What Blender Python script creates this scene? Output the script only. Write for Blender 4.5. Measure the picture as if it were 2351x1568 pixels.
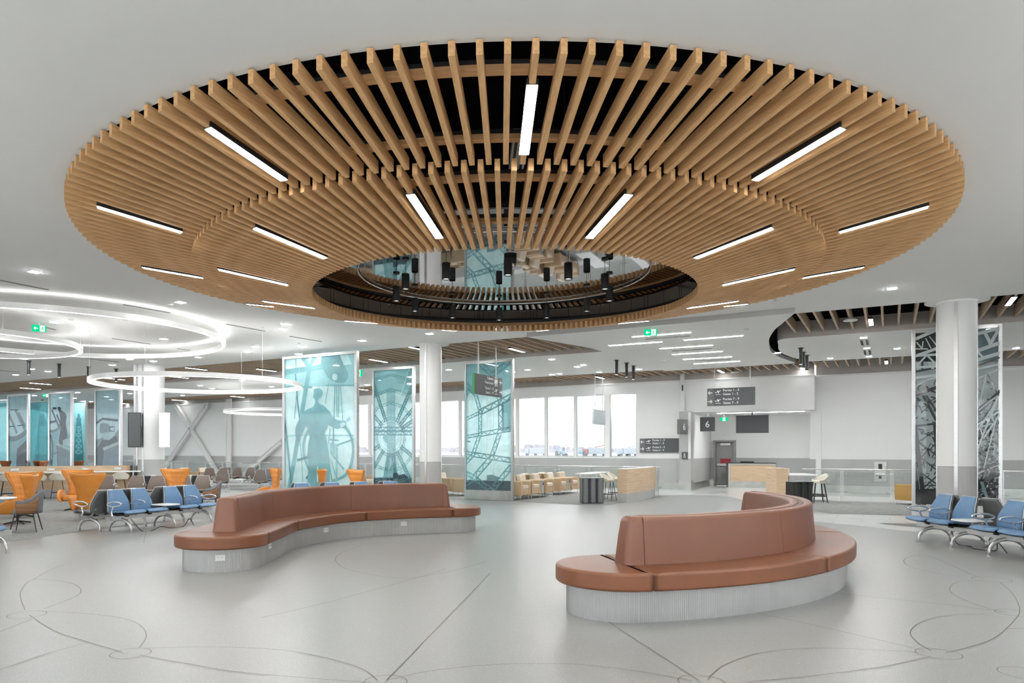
import bpy, math, random
from mathutils import Vector, Matrix
random.seed(7)
S = bpy.context.scene
for o in list(bpy.data.objects): bpy.data.objects.remove(o)
PI = math.pi
# ---------------------------------------------------------------- camera, world, exposure
FPX, HZ, CXP, EYE = 1655.5, 1034.0, 1087.0, 1.73
cam_d = bpy.data.cameras.new('camera'); cam = bpy.data.objects.new('camera', cam_d)
S.collection.objects.link(cam); S.camera = cam
cam.location = (0, 0, EYE); cam.rotation_euler = (PI/2, 0, 0)
cam_d.sensor_width = 36; cam_d.lens = FPX/2351*36
cam_d.shift_x = (1175.5-CXP)/2351; cam_d.shift_y = (HZ-784)/2351
cam_d.clip_start = .05; cam_d.clip_end = 3000
S.view_settings.view_transform = 'Standard'; S.view_settings.look = 'None'
S.view_settings.gamma = 1; S.view_settings.use_curve_mapping = False
S.view_settings.exposure = 0.74
S.cycles.max_bounces = 8; S.cycles.diffuse_bounces = 4; S.cycles.glossy_bounces = 4; S.cycles.transparent_max_bounces = 14
S.cycles.sample_clamp_indirect = 8; S.cycles.use_adaptive_sampling = True; S.cycles.adaptive_threshold = .035; S.cycles.use_denoising = True
W = bpy.data.worlds.new('sky'); S.world = W; W.use_nodes = True
nt = W.node_tree; nt.nodes.clear()
wo = nt.nodes.new('ShaderNodeOutputWorld'); bg = nt.nodes.new('ShaderNodeBackground')
tc = nt.nodes.new('ShaderNodeTexCoord'); mp = nt.nodes.new('ShaderNodeMapping')
nz = nt.nodes.new('ShaderNodeTexNoise'); cr = nt.nodes.new('ShaderNodeValToRGB')
mp.inputs['Scale'].default_value = (2, 2, 14); nz.inputs['Scale'].default_value = 1.6; nz.inputs['Detail'].default_value = 6
cr.color_ramp.elements[0].position = .38; cr.color_ramp.elements[0].color = (.80, .88, .97, 1)
cr.color_ramp.elements[1].position = .6; cr.color_ramp.elements[1].color = (1, .99, .97, 1)
nt.links.new(tc.outputs['Generated'], mp.inputs[0]); nt.links.new(mp.outputs[0], nz.inputs['Vector'])
nt.links.new(nz.outputs['Fac'], cr.inputs[0]); nt.links.new(cr.outputs[0], bg.inputs[0]); nt.links.new(bg.outputs[0], wo.inputs[0])
bg.inputs[1].default_value = 1.6
LAMP = 1.0            # master level of the electric lights

# ---------------------------------------------------------------- helpers
T30 = math.radians(30); E1 = Vector((math.cos(T30), -math.sin(T30), 0)); E2 = Vector((math.sin(T30), math.cos(T30), 0))
def G(a, b, z=0.): return E1*a + E2*b + Vector((0, 0, z))
def AB(p): return (p[0]*math.cos(T30)-p[1]*math.sin(T30), p[0]*math.sin(T30)+p[1]*math.cos(T30))
def P(px, py, z=0.):
    Y = FPX*(z-EYE)/(HZ-py); return Vector(((px-CXP)*Y/FPX, Y, z))
def Q(px, py, Y): return Vector(((px-CXP)*Y/FPX, Y, EYE+(HZ-py)*Y/FPX))
def QB(px, b, z=0., py=None):            # where the sight line of a column of pixels meets the grid line b
    t = (px-CXP)/FPX; Y = b/(math.cos(T30)+math.sin(T30)*t)
    if py is not None: z = EYE+(HZ-py)*Y/FPX
    return Vector((t*Y, Y, z))
def QL(px, p0, d):                       # ... meets the plan line p0 + s d ; returns s
    t = (px-CXP)/FPX
    return (t*p0[1]-p0[0])/(d[0]-t*d[1])
def catmull(pts, n=12, closed=False):
    P_ = [Vector(p) for p in pts]; out = []; m = len(P_)
    rng = range(m if closed else m-1)
    for i in rng:
        p1, p2 = P_[i], P_[(i+1) % m]
        p0 = P_[i-1] if (closed or i > 0) else p1*2-p2
        p3 = P_[(i+2) % m] if (closed or i < m-2) else p2*2-p1
        for k in range(n):
            t = k/n
            out.append(.5*((2*p1)+(p2-p0)*t+(2*p0-5*p1+4*p2-p3)*t*t+(3*p1-p0-3*p2+p3)*t**3))
    if not closed: out.append(P_[-1].copy())
    return out
class MB:
    def __init__(s): s.v = []; s.f = []; s.m = []; s.sm = []; s.mats = []
    def mat(s, m):
        if m not in s.mats: s.mats.append(m)
        return s.mats.index(m)
    def add(s, vs, fs, m=None, smooth=False, M=None):
        o = len(s.v); k = s.mat(m) if m else 0
        for v in vs:
            v = Vector(v); s.v.append(M @ v if M else v)
        for f in fs: s.f.append([i+o for i in f]); s.m.append(k); s.sm.append(smooth)
        return s
    def box(s, c, d, m=None, M=None, taper=1., rz=0.):
        x, y, z = [q/2 for q in d]; vs = []
        for sz in (-1, 1):
            t = taper if sz > 0 else 1.
            for sx, sy in ((-1, -1), (1, -1), (1, 1), (-1, 1)): vs.append(Vector((sx*x*t, sy*y*t, sz*z)))
        if rz:
            R = Matrix.Rotation(rz, 3, 'Z'); vs = [R @ v for v in vs]
        vs = [v+Vector(c) for v in vs]
        return s.add(vs, [(3, 2, 1, 0), (4, 5, 6, 7), (0, 1, 5, 4), (1, 2, 6, 5), (2, 3, 7, 6), (3, 0, 4, 7)], m, False, M)
    def rbox(s, c, d, r=.02, m=None, M=None, seg=3, rz=0.):   # box with rounded edges
        x, y, z = [q/2 for q in d]; r = min(r, x*.99, y*.99, z*.99)
        pr = []
        for k in range(seg+1):
            a = PI/2*k/seg; pr.append((r*(1-math.sin(a)), -z+r*(1-math.cos(a))))
        pr += [(i, -zz) for i, zz in reversed(pr)]
        rings = []
        for ins, zz in pr:
            ring = []
            for cxs, cys, a0 in ((1, 1, 0), (-1, 1, PI/2), (-1, -1, PI), (1, -1, 1.5*PI)):
                for k in range(seg+1):
                    a = a0+PI/2*k/seg; rr = r-ins
                    ring.append((cxs*(x-r)+rr*math.cos(a), cys*(y-r)+rr*math.sin(a), zz))
            rings.append(ring)
        R = Matrix.Rotation(rz, 3, 'Z'); n = len(rings[0])
        vs = [R @ Vector(v)+Vector(c) for ring in rings for v in ring]
        fs = [(i*n+j, i*n+(j+1) % n, (i+1)*n+(j+1) % n, (i+1)*n+j) for i in range(len(rings)-1) for j in range(n)]
        fs += [tuple(reversed(range(n))), tuple(range((len(rings)-1)*n, len(rings)*n))]
        return s.add(vs, fs, m, True, M)
    def tube(s, pts, r, m=None, n=8, closed=False, M=None, flat=1.):
        pts = [Vector(p) for p in pts]; k = len(pts); vs = []; fs = []
        up0 = Vector((0, 0, 1)); rr = r if isinstance(r, (list, tuple)) else [r]*k
        for i, p in enumerate(pts):
            a = pts[(i-1) % k] if (closed or i > 0) else p; b = pts[(i+1) % k] if (closed or i < k-1) else p
            t = (b-a).normalized(); u = up0 if abs(t.dot(up0)) < .95 else Vector((1, 0, 0))
            x = t.cross(u).normalized(); y = x.cross(t).normalized()
            for j in range(n):
                w = 2*PI*(j+.5)/n; vs.append(p+x*math.cos(w)*rr[i]*flat+y*math.sin(w)*rr[i])
        for i in range(k if closed else k-1):
            i2 = (i+1) % k
            for j in range(n): fs.append((i*n+j, i*n+(j+1) % n, i2*n+(j+1) % n, i2*n+j))
        if not closed: fs += [tuple(reversed(range(n))), tuple(range((k-1)*n, k*n))]
        return s.add(vs, fs, m, n > 4, M)
    def cyl(s, c, r, h, m=None, n=24, r2=None, M=None, z0=True):
        r2 = r if r2 is None else r2; c = Vector(c); vs = []
        for zz, rr in ((0, r), (h, r2)):
            for j in range(n): vs.append(c+Vector((rr*math.cos(2*PI*j/n), rr*math.sin(2*PI*j/n), zz)))
        s.add(vs, [(j, (j+1) % n, n+(j+1) % n, n+j) for j in range(n)], m, True, M)
        return s.add(vs, [tuple(reversed(range(n))), tuple(range(n, 2*n))], m, False, M)
    def lathe(s, prof, m=None, n=28, M=None, c=(0, 0, 0)):
        vs = [Vector(c)+Vector((r*math.cos(2*PI*j/n), r*math.sin(2*PI*j/n), z)) for r, z in prof for j in range(n)]
        fs = [(i*n+j, i*n+(j+1) % n, (i+1)*n+(j+1) % n, (i+1)*n+j) for i in range(len(prof)-1) for j in range(n)]
        return s.add(vs, fs, m, True, M)
    def prism(s, out, z0, z1, m=None, M=None, smooth=False):
        n = len(out); vs = [Vector((p[0], p[1], z0)) for p in out]+[Vector((p[0], p[1], z1)) for p in out]
        s.add(vs, [(j, (j+1) % n, n+(j+1) % n, n+j) for j in range(n)], m, smooth, M)
        return s.add(vs, [tuple(reversed(range(n))), tuple(range(n, 2*n))], m, False, M)
    def cushion(s, out, z0, z1, r, m=None, M=None, inset=0.):  # prism with rounded rims, outline counter-clockwise
        o_ = [Vector((p[0], p[1])) for p in out]; out = [p for i, p in enumerate(o_) if (p-o_[i-1]).length > 2e-3]; n = len(out)
        ar = sum(out[i].x*out[(i+1) % n].y-out[(i+1) % n].x*out[i].y for i in range(n))
        if ar < 0: out.reverse()
        nr = []
        for i in range(n):
            d = (out[(i+1) % n]-out[i]).normalized(); e = (out[i]-out[i-1]).normalized()
            n1 = Vector((d.y, -d.x)); n2 = Vector((e.y, -e.x)); q = n1+n2
            nr.append(q/max(.5, q.length_squared/2) if q.length > 1e-6 else n1)
        pr = [(r*(1-math.sin(PI/2*k/4)), z0+r*(1-math.cos(PI/2*k/4))) for k in range(5)]
        pr += [(r*(1-math.cos(PI/2*k/4)), z1-r*(1-math.sin(PI/2*k/4))) for k in range(5)]
        pr += [(r+.05, z1+.003)]
        vs = []
        for ins, z in pr:
            for p, q in zip(out, nr): w = p-q*(ins+inset); vs.append(Vector((w.x, w.y, z)))
        R_ = len(pr)
        fs = [(i*n+j, i*n+(j+1) % n, (i+1)*n+(j+1) % n, (i+1)*n+j) for i in range(R_-1) for j in range(n)]
        fs += [tuple(reversed(range(n))), tuple(range((R_-1)*n, R_*n))]
        return s.add(vs, fs, m, True, M)
    def grid(s, fn, nu, nv, m=None, M=None, closed_u=False):
        vs = [Vector(fn(i/nu, j/nv)) for j in range(nv+1) for i in range(nu+1)]
        fs = [(j*(nu+1)+i, j*(nu+1)+i+1, (j+1)*(nu+1)+i+1, (j+1)*(nu+1)+i) for j in range(nv) for i in range(nu)]
        return s.add(vs, fs, m, True, M)
    def build(s, name, m=None, parent=None, loc=None, rz=0., solid=0., bevel=0.):
        me = bpy.data.meshes.new(name); me.from_pydata([tuple(v) for v in s.v], [], s.f)
        if m and not s.mats: s.mats = [m]
        for q in s.mats: me.materials.append(q)
        me.polygons.foreach_set('material_index', s.m); me.polygons.foreach_set('use_smooth', s.sm); me.update()
        o = bpy.data.objects.new(name, me); S.collection.objects.link(o)
        if parent: o.parent = parent
        if loc is not None: o.location = loc
        o.rotation_euler.z = rz
        if solid:
            q = o.modifiers.new('thickness', 'SOLIDIFY'); q.thickness = solid; q.offset = 0
        if any(s.sm) and not solid and len(s.v) < 4000: q = o.modifiers.new('even_shading', 'WEIGHTED_NORMAL'); q.weight = 80
        if bevel:
            q = o.modifiers.new('soft_edges', 'BEVEL'); q.width = bevel; q.segments = 2; q.limit_method = 'ANGLE'
        return o
def thing(name, label, cat, loc=(0, 0, 0), rz=0., group=None):
    o = bpy.data.objects.new(name, None); S.collection.objects.link(o); o.empty_display_size = .1
    o.location = loc; o.rotation_euler.z = rz; return tag(o, label, cat, group)
def tag(o, label, cat, group=None):
    o['label'] = label; o['category'] = cat
    if group: o['group'] = group
    return o
def struct(o): o['kind'] = 'structure'; return o
KIDS = {}
def dup(root, loc, rz, label=None, group=None):
    if root.name not in KIDS: KIDS[root.name] = [(c, [g for g in S.collection.objects if g.parent == c]) for c in S.collection.objects if c.parent == root]
    r = root.copy(); S.collection.objects.link(r); r.location = loc; r.rotation_euler.z = rz
    if label: r['label'] = label
    if group: r['group'] = group
    for c0, gs in KIDS[root.name]:
        c = c0.copy(); S.collection.objects.link(c); c.parent = r
        for g0 in gs:
            g = g0.copy(); S.collection.objects.link(g); g.parent = c
    return r
class Maker:          # builds the first, copies the rest
    def __init__(s, fn): s.fn = fn; s.first = None
    def __call__(s, loc, rz, label, group=None, **k):
        if s.first is None:
            s.first = s.fn(); o = s.first; o.location = loc; o.rotation_euler.z = rz; o['label'] = label
            if group: o['group'] = group
            return o
        return dup(s.first, loc, rz, label, group)

# ---------------------------------------------------------------- materials
def M_(name, col, rough=.5, metal=0., noise=0., scale=8., bump=0., stretch=(1, 1, 1), spec=.5, coat=0., trans=0., emit=0., col2=None, detail=4, coords='Object', bscale=None):
    m = bpy.data.materials.new(name); m.use_nodes = True; n = m.node_tree; b = n.nodes['Principled BSDF']
    b.inputs['Base Color'].default_value = (*col, 1); b.inputs['Roughness'].default_value = rough
    b.inputs['Metallic'].default_value = metal; b.inputs['Specular IOR Level'].default_value = spec
    b.inputs['Coat Weight'].default_value = coat; b.inputs['Transmission Weight'].default_value = trans
    if emit: b.inputs['Emission Color'].default_value = (*col, 1); b.inputs['Emission Strength'].default_value = emit
    if noise or bump or col2:
        t = n.nodes.new('ShaderNodeTexCoord'); p = n.nodes.new('ShaderNodeMapping'); p.inputs['Scale'].default_value = stretch
        z = n.nodes.new('ShaderNodeTexNoise'); z.inputs['Scale'].default_value = scale; z.inputs['Detail'].default_value = detail
        n.links.new(t.outputs[coords], p.inputs[0]); n.links.new(p.outputs[0], z.inputs['Vector'])
        if noise or col2:
            r = n.nodes.new('ShaderNodeValToRGB')
            c2 = col2 or tuple(min(1, c*(1+noise)) for c in col); c1 = col if col2 else tuple(c*(1-noise) for c in col)
            r.color_ramp.elements[0].position = .36; r.color_ramp.elements[1].position = .64
            r.color_ramp.elements[0].color = (*c1, 1); r.color_ramp.elements[1].color = (*c2, 1)
            n.links.new(z.outputs['Fac'], r.inputs[0]); n.links.new(r.outputs[0], b.inputs['Base Color'])
        if bump:
            u = n.nodes.new('ShaderNodeBump'); u.inputs['Strength'].default_value = bump; u.inputs['Distance'].default_value = .01
            if bscale:
                z2 = n.nodes.new('ShaderNodeTexNoise'); z2.inputs['Scale'].default_value = bscale; n.links.new(p.outputs[0], z2.inputs['Vector']); n.links.new(z2.outputs['Fac'], u.inputs['Height'])
            else: n.links.new(z.outputs['Fac'], u.inputs['Height'])
            n.links.new(u.outputs[0], b.inputs['Normal'])
    return m
def EM(name, col, s):
    m = bpy.data.materials.new(name); m.use_nodes = True; n = m.node_tree; n.nodes.clear()
    e = n.nodes.new('ShaderNodeEmission'); o = n.nodes.new('ShaderNodeOutputMaterial')
    e.inputs[0].default_value = (*col, 1); e.inputs[1].default_value = s; n.links.new(e.outputs[0], o.inputs[0]); return m
def PRINT(name, col, clear=.0, trl=.45, noise=.06, scale=3.):   # ink on glass: lets daylight through, a little gloss
    m = bpy.data.materials.new(name); m.use_nodes = True; n = m.node_tree; n.nodes.clear(); N = n.nodes.new
    o = N('ShaderNodeOutputMaterial'); d = N('ShaderNodeBsdfDiffuse'); t = N('ShaderNodeBsdfTranslucent'); tr = N('ShaderNodeBsdfTransparent'); g = N('ShaderNodeBsdfGlossy')
    m1 = N('ShaderNodeMixShader'); m2 = N('ShaderNodeMixShader'); m3 = N('ShaderNodeMixShader')
    tx = N('ShaderNodeTexNoise'); tx.inputs['Scale'].default_value = scale; tx.inputs['Detail'].default_value = 8; cd = N('ShaderNodeTexCoord'); r = N('ShaderNodeValToRGB')
    n.links.new(cd.outputs['Object'], tx.inputs['Vector']); n.links.new(tx.outputs['Fac'], r.inputs[0])
    r.color_ramp.elements[0].position = .35; r.color_ramp.elements[1].position = .65
    r.color_ramp.elements[0].color = (*[c*(1-noise) for c in col], 1); r.color_ramp.elements[1].color = (*[min(1, c*(1+noise)) for c in col], 1)
    n.links.new(r.outputs[0], d.inputs[0]); n.links.new(r.outputs[0], t.inputs[0]); tr.inputs[0].default_value = (*[min(1, c*1.15) for c in col], 1)
    g.inputs['Roughness'].default_value = .03; g.inputs[0].default_value = (1, 1, 1, 1)
    m1.inputs[0].default_value = trl; n.links.new(d.outputs[0], m1.inputs[1]); n.links.new(t.outputs[0], m1.inputs[2])
    m2.inputs[0].default_value = clear; n.links.new(m1.outputs[0], m2.inputs[1]); n.links.new(tr.outputs[0], m2.inputs[2])
    m3.inputs[0].default_value = .06; n.links.new(m2.outputs[0], m3.inputs[1]); n.links.new(g.outputs[0], m3.inputs[2])
    n.links.new(m3.outputs[0], o.inputs[0]); return m
def CLEAR(name, tint, gl=.06, rough=0.):
    m = bpy.data.materials.new(name); m.use_nodes = True; n = m.node_tree; n.nodes.clear(); N = n.nodes.new
    o = N('ShaderNodeOutputMaterial'); tr = N('ShaderNodeBsdfTransparent'); g = N('ShaderNodeBsdfGlossy'); x = N('ShaderNodeMixShader')
    tr.inputs[0].default_value = (*tint, 1); g.inputs['Roughness'].default_value = rough; x.inputs[0].default_value = gl
    n.links.new(tr.outputs[0], x.inputs[1]); n.links.new(g.outputs[0], x.inputs[2]); n.links.new(x.outputs[0], o.inputs[0]); return m

ceil_m = M_('ceiling_paint', (.92, .92, .905), .9, noise=.01, scale=.4, spec=.1)
wall_m = M_('wall_paint', (.80, .80, .79), .75, noise=.015, scale=.5, spec=.2)
wains_m = M_('grey_wainscot', (.43, .43, .425), .5, noise=.04, scale=1.2, spec=.3)
fascia_m = M_('fascia_paint', (.50, .46, .43), .85, noise=.03, scale=2, spec=.1)
lip_m = M_('ceiling_edge_paint', (.50, .50, .50), .8, noise=.02, scale=2, spec=.1)
black_m = M_('black_plenum', (.004, .004, .005), .9, noise=.3, scale=3, spec=.1)
blackmet_m = M_('black_metal', (.012, .012, .013), .45, noise=.1, scale=9)
drum_m = M_('dark_grey_drum', (.70, .70, .70), .8, noise=.12, scale=1.5)
steel_m = M_('brushed_steel', (.62, .62, .61), .28, 1., noise=.06, scale=3, stretch=(1, 1, 30))
kick_m = M_('satin_steel_sheet', (.60, .60, .58), .32, 1., noise=.08, scale=2.5)
alu_m = M_('satin_aluminium', (.66, .66, .66), .33, .85, noise=.04, scale=6)
chrome_m = M_('polished_aluminium', (.8, .8, .8), .12, 1., noise=.02, scale=6)
lipw_m = M_('light_grey_felt', (.55, .53, .50), .8, noise=.05, scale=9)
flute_m = M_('fluted_metal', (.46, .46, .455), .38, .55, noise=.05, scale=2)
wood_m = M_('oak_slat', (.61, .355, .155), .5, col2=(.76, .475, .235), scale=2.2, stretch=(1, 14, 14), detail=5, spec=.3)
woodd_m = M_('oak_baffle', (.50, .385, .275), .6, col2=(.62, .49, .36), scale=2.2, stretch=(1, 14, 14), detail=5, spec=.2)
panel_m = M_('light_oak_veneer', (.53, .38, .245), .45, col2=(.66, .50, .345), scale=1.6, stretch=(1, 1, 22), detail=5, spec=.3)
walnut_m = M_('walnut_veneer', (.17, .085, .04), .4, col2=(.27, .14, .07), scale=1.6, stretch=(1, 1, 22), detail=5, spec=.4)
leather_m = M_('cognac_leather', (.165, .058, .023), .36, noise=.10, scale=1.3, bump=.06, bscale=240, spec=.5, coat=.05)
backlea_m = M_('cognac_leather_back', (.175, .066, .034), .42, noise=.08, scale=1.1, bump=.06, bscale=240, spec=.55, coat=.06)
orange_m = M_('orange_leather', (.62, .235, .035), .42, noise=.08, scale=2, bump=.05, bscale=180)
brownw_m = M_('rust_leather', (.36, .12, .035), .42, noise=.08, scale=2, bump=.05, bscale=180)
cream_m = M_('cream_leather', (.66, .62, .52), .5, noise=.04, scale=3)
tan_m = M_('tan_vinyl', (.56, .40, .25), .45, noise=.05, scale=2)
tandk_m = M_('ochre_vinyl', (.45, .27, .08), .45, noise=.05, scale=2)
tanlt_m = M_('cream_vinyl', (.70, .60, .49), .4, noise=.03, scale=2)
blue_m = M_('blue_upholstery', (.115, .225, .385), .55, noise=.05, scale=6, bump=.05, bscale=300)
taupe_m = M_('taupe_upholstery', (.19, .15, .125), .6, noise=.05, scale=6)
shell_m = M_('charcoal_shell', (.10, .108, .108), .42, noise=.05, scale=4)
chgrey_m = M_('grey_felt', (.15, .155, .165), .7, noise=.08, scale=8)
pan_m = M_('silver_seat_pan', (.42, .42, .40), .35, .7, noise=.05, scale=4)
white_m = M_('white_solid_surface', (.82, .82, .81), .3, noise=.01, scale=3)
wplast_m = M_('white_plastic', (.78, .78, .78), .4, noise=.01, scale=9)
dark_m = M_('dark_slot', (.02, .02, .02), .6, noise=.1, scale=9)
slot_m = M_('slot_grey', (.22, .22, .22), .6, noise=.1, scale=9)
sign_m = M_('sign_charcoal', (.075, .078, .082), .45, noise=.03, scale=3)
sign2_m = M_('sign_grey', (.13, .13, .135), .45, noise=.03, scale=3)
pale_m = M_('sign_pale', (.50, .56, .58), .4, noise=.03, scale=3)
letter_m = M_('white_lettering', (.88, .88, .88), .5, noise=.01, scale=9)
green_m = M_('green_paint', (.03, .30, .09), .5, noise=.02, scale=9)
screen_m = M_('dark_screen', (.03, .033, .036), .25, noise=.05, scale=2)
doorm_m = M_('door_grey', (.30, .30, .295), .45, noise=.03, scale=2)
red_m = M_('red_notice', (.35, .03, .04), .5, noise=.03, scale=9)
bin_m = M_('bin_charcoal', (.16, .165, .175), .35, .3, noise=.06, scale=3, stretch=(1, 1, 6))
binb_m = M_('bin_black', (.012, .012, .012), .35, .3, noise=.06, scale=3)
rail_glass = CLEAR('railing_glass', (.93, .955, .945), .05)
win_glass = CLEAR('window_glass', (.97, .985, .99), .05)
cyan_glass = PRINT('cyan_glass', (.76, .94, .955), .3, .55)
strip_e = EM('strip_light_glow', (.99, 1, 1), 40*LAMP)
band_e = EM('baffle_light_glow', (.99, 1, 1), 14*LAMP)
warm_e = EM('slat_light_glow', (1, .96, .90), 50*LAMP)
ring_e = EM('ring_light_glow', (1, 1, .99), 3.5*LAMP)
ringup_e = EM('ring_uplight_glow', (1, 1, .99), 5*LAMP); ringadd_dn_e = EM('ring_added_downlight_glow', (.98, .99, 1), 12*LAMP); ringup2_e = EM('ring_strong_uplight_glow', (1, 1, .99), 12*LAMP); ringadd_up_e = EM('ring_added_uplight_glow', (1, 1, 1), 215*LAMP)  # second and last glow serve only the ring lamps added out of view
down_e = EM('downlight_glow', (.97, .99, 1), 260*LAMP)
exit_e = EM('exit_green_glow', (.0, .42, .17), 1.1)
exitw_e = EM('exit_white_glow', (1, 1, 1), 1.1)
tv_e = EM('white_screen_glow', (.93, .96, 1), 1.0)
snow_m = M_('snow', (.62, .64, .67), .9, noise=.04, scale=.02)
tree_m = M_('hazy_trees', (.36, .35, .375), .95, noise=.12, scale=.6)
def terrazzo(name, c1, c2, rough):
    m = bpy.data.materials.new(name); m.use_nodes = True; n = m.node_tree; b = n.nodes['Principled BSDF']; N = n.nodes.new; L = n.links.new
    t = N('ShaderNodeTexCoord'); v = N('ShaderNodeTexVoronoi'); v.inputs['Scale'].default_value = 62; r = N('ShaderNodeValToRGB')
    z = N('ShaderNodeTexNoise'); z.inputs['Scale'].default_value = .5; z.inputs['Detail'].default_value = 3
    z3 = N('ShaderNodeTexNoise'); z3.inputs['Scale'].default_value = 160
    L(t.outputs['Object'], v.inputs['Vector']); L(t.outputs['Object'], z.inputs['Vector']); L(t.outputs['Object'], z3.inputs['Vector'])
    r.color_ramp.elements[0].position = .13; r.color_ramp.elements[0].color = (*c2, 1)
    r.color_ramp.elements[1].position = .24; r.color_ramp.elements[1].color = (*c1, 1)
    L(v.outputs['Distance'], r.inputs[0])
    mx = N('ShaderNodeMix'); mx.data_type = 'RGBA'; mx.blend_type = 'MULTIPLY'; mx.inputs[0].default_value = .55
    r2 = N('ShaderNodeValToRGB'); r2.color_ramp.elements[0].position = .3; r2.color_ramp.elements[1].position = .7
    r2.color_ramp.elements[0].color = (.84, .84, .84, 1); r2.color_ramp.elements[1].color = (1, 1, 1, 1)
    L(z3.outputs['Fac'], r2.inputs[0]); L(r.outputs[0], mx.inputs[6]); L(r2.outputs[0], mx.inputs[7]); L(mx.outputs[2], b.inputs['Base Color'])
    mr = N('ShaderNodeMapRange'); b.inputs['Roughness'].default_value = rough; b.inputs['Specular IOR Level'].default_value = .5
    return m
terr_m = terrazzo('terrazzo', (.305, .315, .31), (.56, .565, .55), .33)
def tiles(name):
    m = bpy.data.materials.new(name); m.use_nodes = True; n = m.node_tree; b = n.nodes['Principled BSDF']; N = n.nodes.new; L = n.links.new
    t = N('ShaderNodeTexCoord'); p = N('ShaderNodeMapping'); p.inputs['Rotation'].default_value = (0, 0, T30); k = N('ShaderNodeTexBrick')
    k.inputs['Scale'].default_value = 1; k.inputs['Brick Width'].default_value = 1.2; k.inputs['Row Height'].default_value = .9; k.inputs['Mortar Size'].default_value = .004
    k.inputs['Color1'].default_value = (.66, .665, .65, 1); k.inputs['Color2'].default_value = (.69, .69, .67, 1); k.inputs['Mortar'].default_value = (.48, .48, .47, 1)
    L(t.outputs['Object'], p.inputs[0]); L(p.outputs[0], k.inputs[0]); L(k.outputs[0], b.inputs['Base Color']); b.inputs['Roughness'].default_value = .22
    return m
tile_m = tiles('pale_floor_tile')
carpet_m = M_('grey_carpet', (.20, .205, .20), .95, col2=(.34, .34, .33), scale=5, stretch=(1, 5, 1), detail=8, bump=.3, spec=.05)
inlay_m = M_('brass_inlay', (.17, .16, .12), .6, .0, noise=.3, scale=.5, spec=.1)

# ---------------------------------------------------------------- main sizes
ZC = 5.06; Z2 = 4.93; CX, CY = .503, 12.32; RO = 6.52
ctr = Vector((CX, CY, 0))
# floor
MB().add([(-75, -22, 0), (60, -22, 0), (60, 60, 0), (-75, 60, 0)], [(0, 1, 2, 3)], tile_m).build('floor')
bpy.data.objects['floor']['kind'] = 'structure'
def flat(name, pts, z, m): return struct(MB().add([(p[0], p[1], z) for p in pts], [tuple(range(len(pts)))], m).build(name))
RT = 9.35
circ = [ctr+Vector((RT*math.cos(2*PI*k/160), RT*math.sin(2*PI*k/160), 0)) for k in range(160)]
def floor_terr():
    # terrazzo disc joined by a corridor running towards the gate
    b = MB(); b.add([(p.x, p.y, .004) for p in circ], [tuple(range(160))], terr_m)
    for q in ([P(1000, 1172), P(1869, 1193), P(1680, 1141), P(1588, 1136), P(1000, 1149)],):
        b.add([(p.x, p.y, .0045) for p in q], [tuple(range(len(q)))], terr_m)
    b.add([(-60, -21, .0025), (CX, -21, .0025), (CX, CY, .0025), (-60, CY-6, .0025)], [(0, 1, 2, 3)], terr_m)
    b.add([(CX, -21, .0025), (55, -21, .0025), (55, CY-6, .0025), (CX, CY, .0025)], [(0, 1, 2, 3)], terr_m)
    return struct(b.build('floor_terrazzo'))
floor_terr()
def arc(a0, a1, r, n=40): return [ctr+Vector((r*math.cos(math.radians(a0+(a1-a0)*k/n)), r*math.sin(math.radians(a0+(a1-a0)*k/n)), 0)) for k in range(n+1)]
flat('floor_carpet_left', arc(132, 196, RT)+[Vector((-60, 7, 0)), G(-60, 16.8), G(-9.5-6, 16.8)], .006, carpet_m)
flat('floor_carpet_centre', [G(-60, 22.6), P(1180, 1152), P(1332, 1160), P(1400, 1160), P(1480, 1147), G(-7.3, 27.8), G(-60, 27.8)], .006, carpet_m)
flat('floor_carpet_right', [P(1860, 1171), P(1905, 1179), P(2090, 1184), G(22, 22.3), G(22, 27.6), G(-2.4, 27.6)], .006, carpet_m)
flat('floor_carpet_corner', arc(12, 28, RT+.9)+[Vector((30, 15.2, 0)), Vector((30, 12, 0))], .006, carpet_m)
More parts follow.
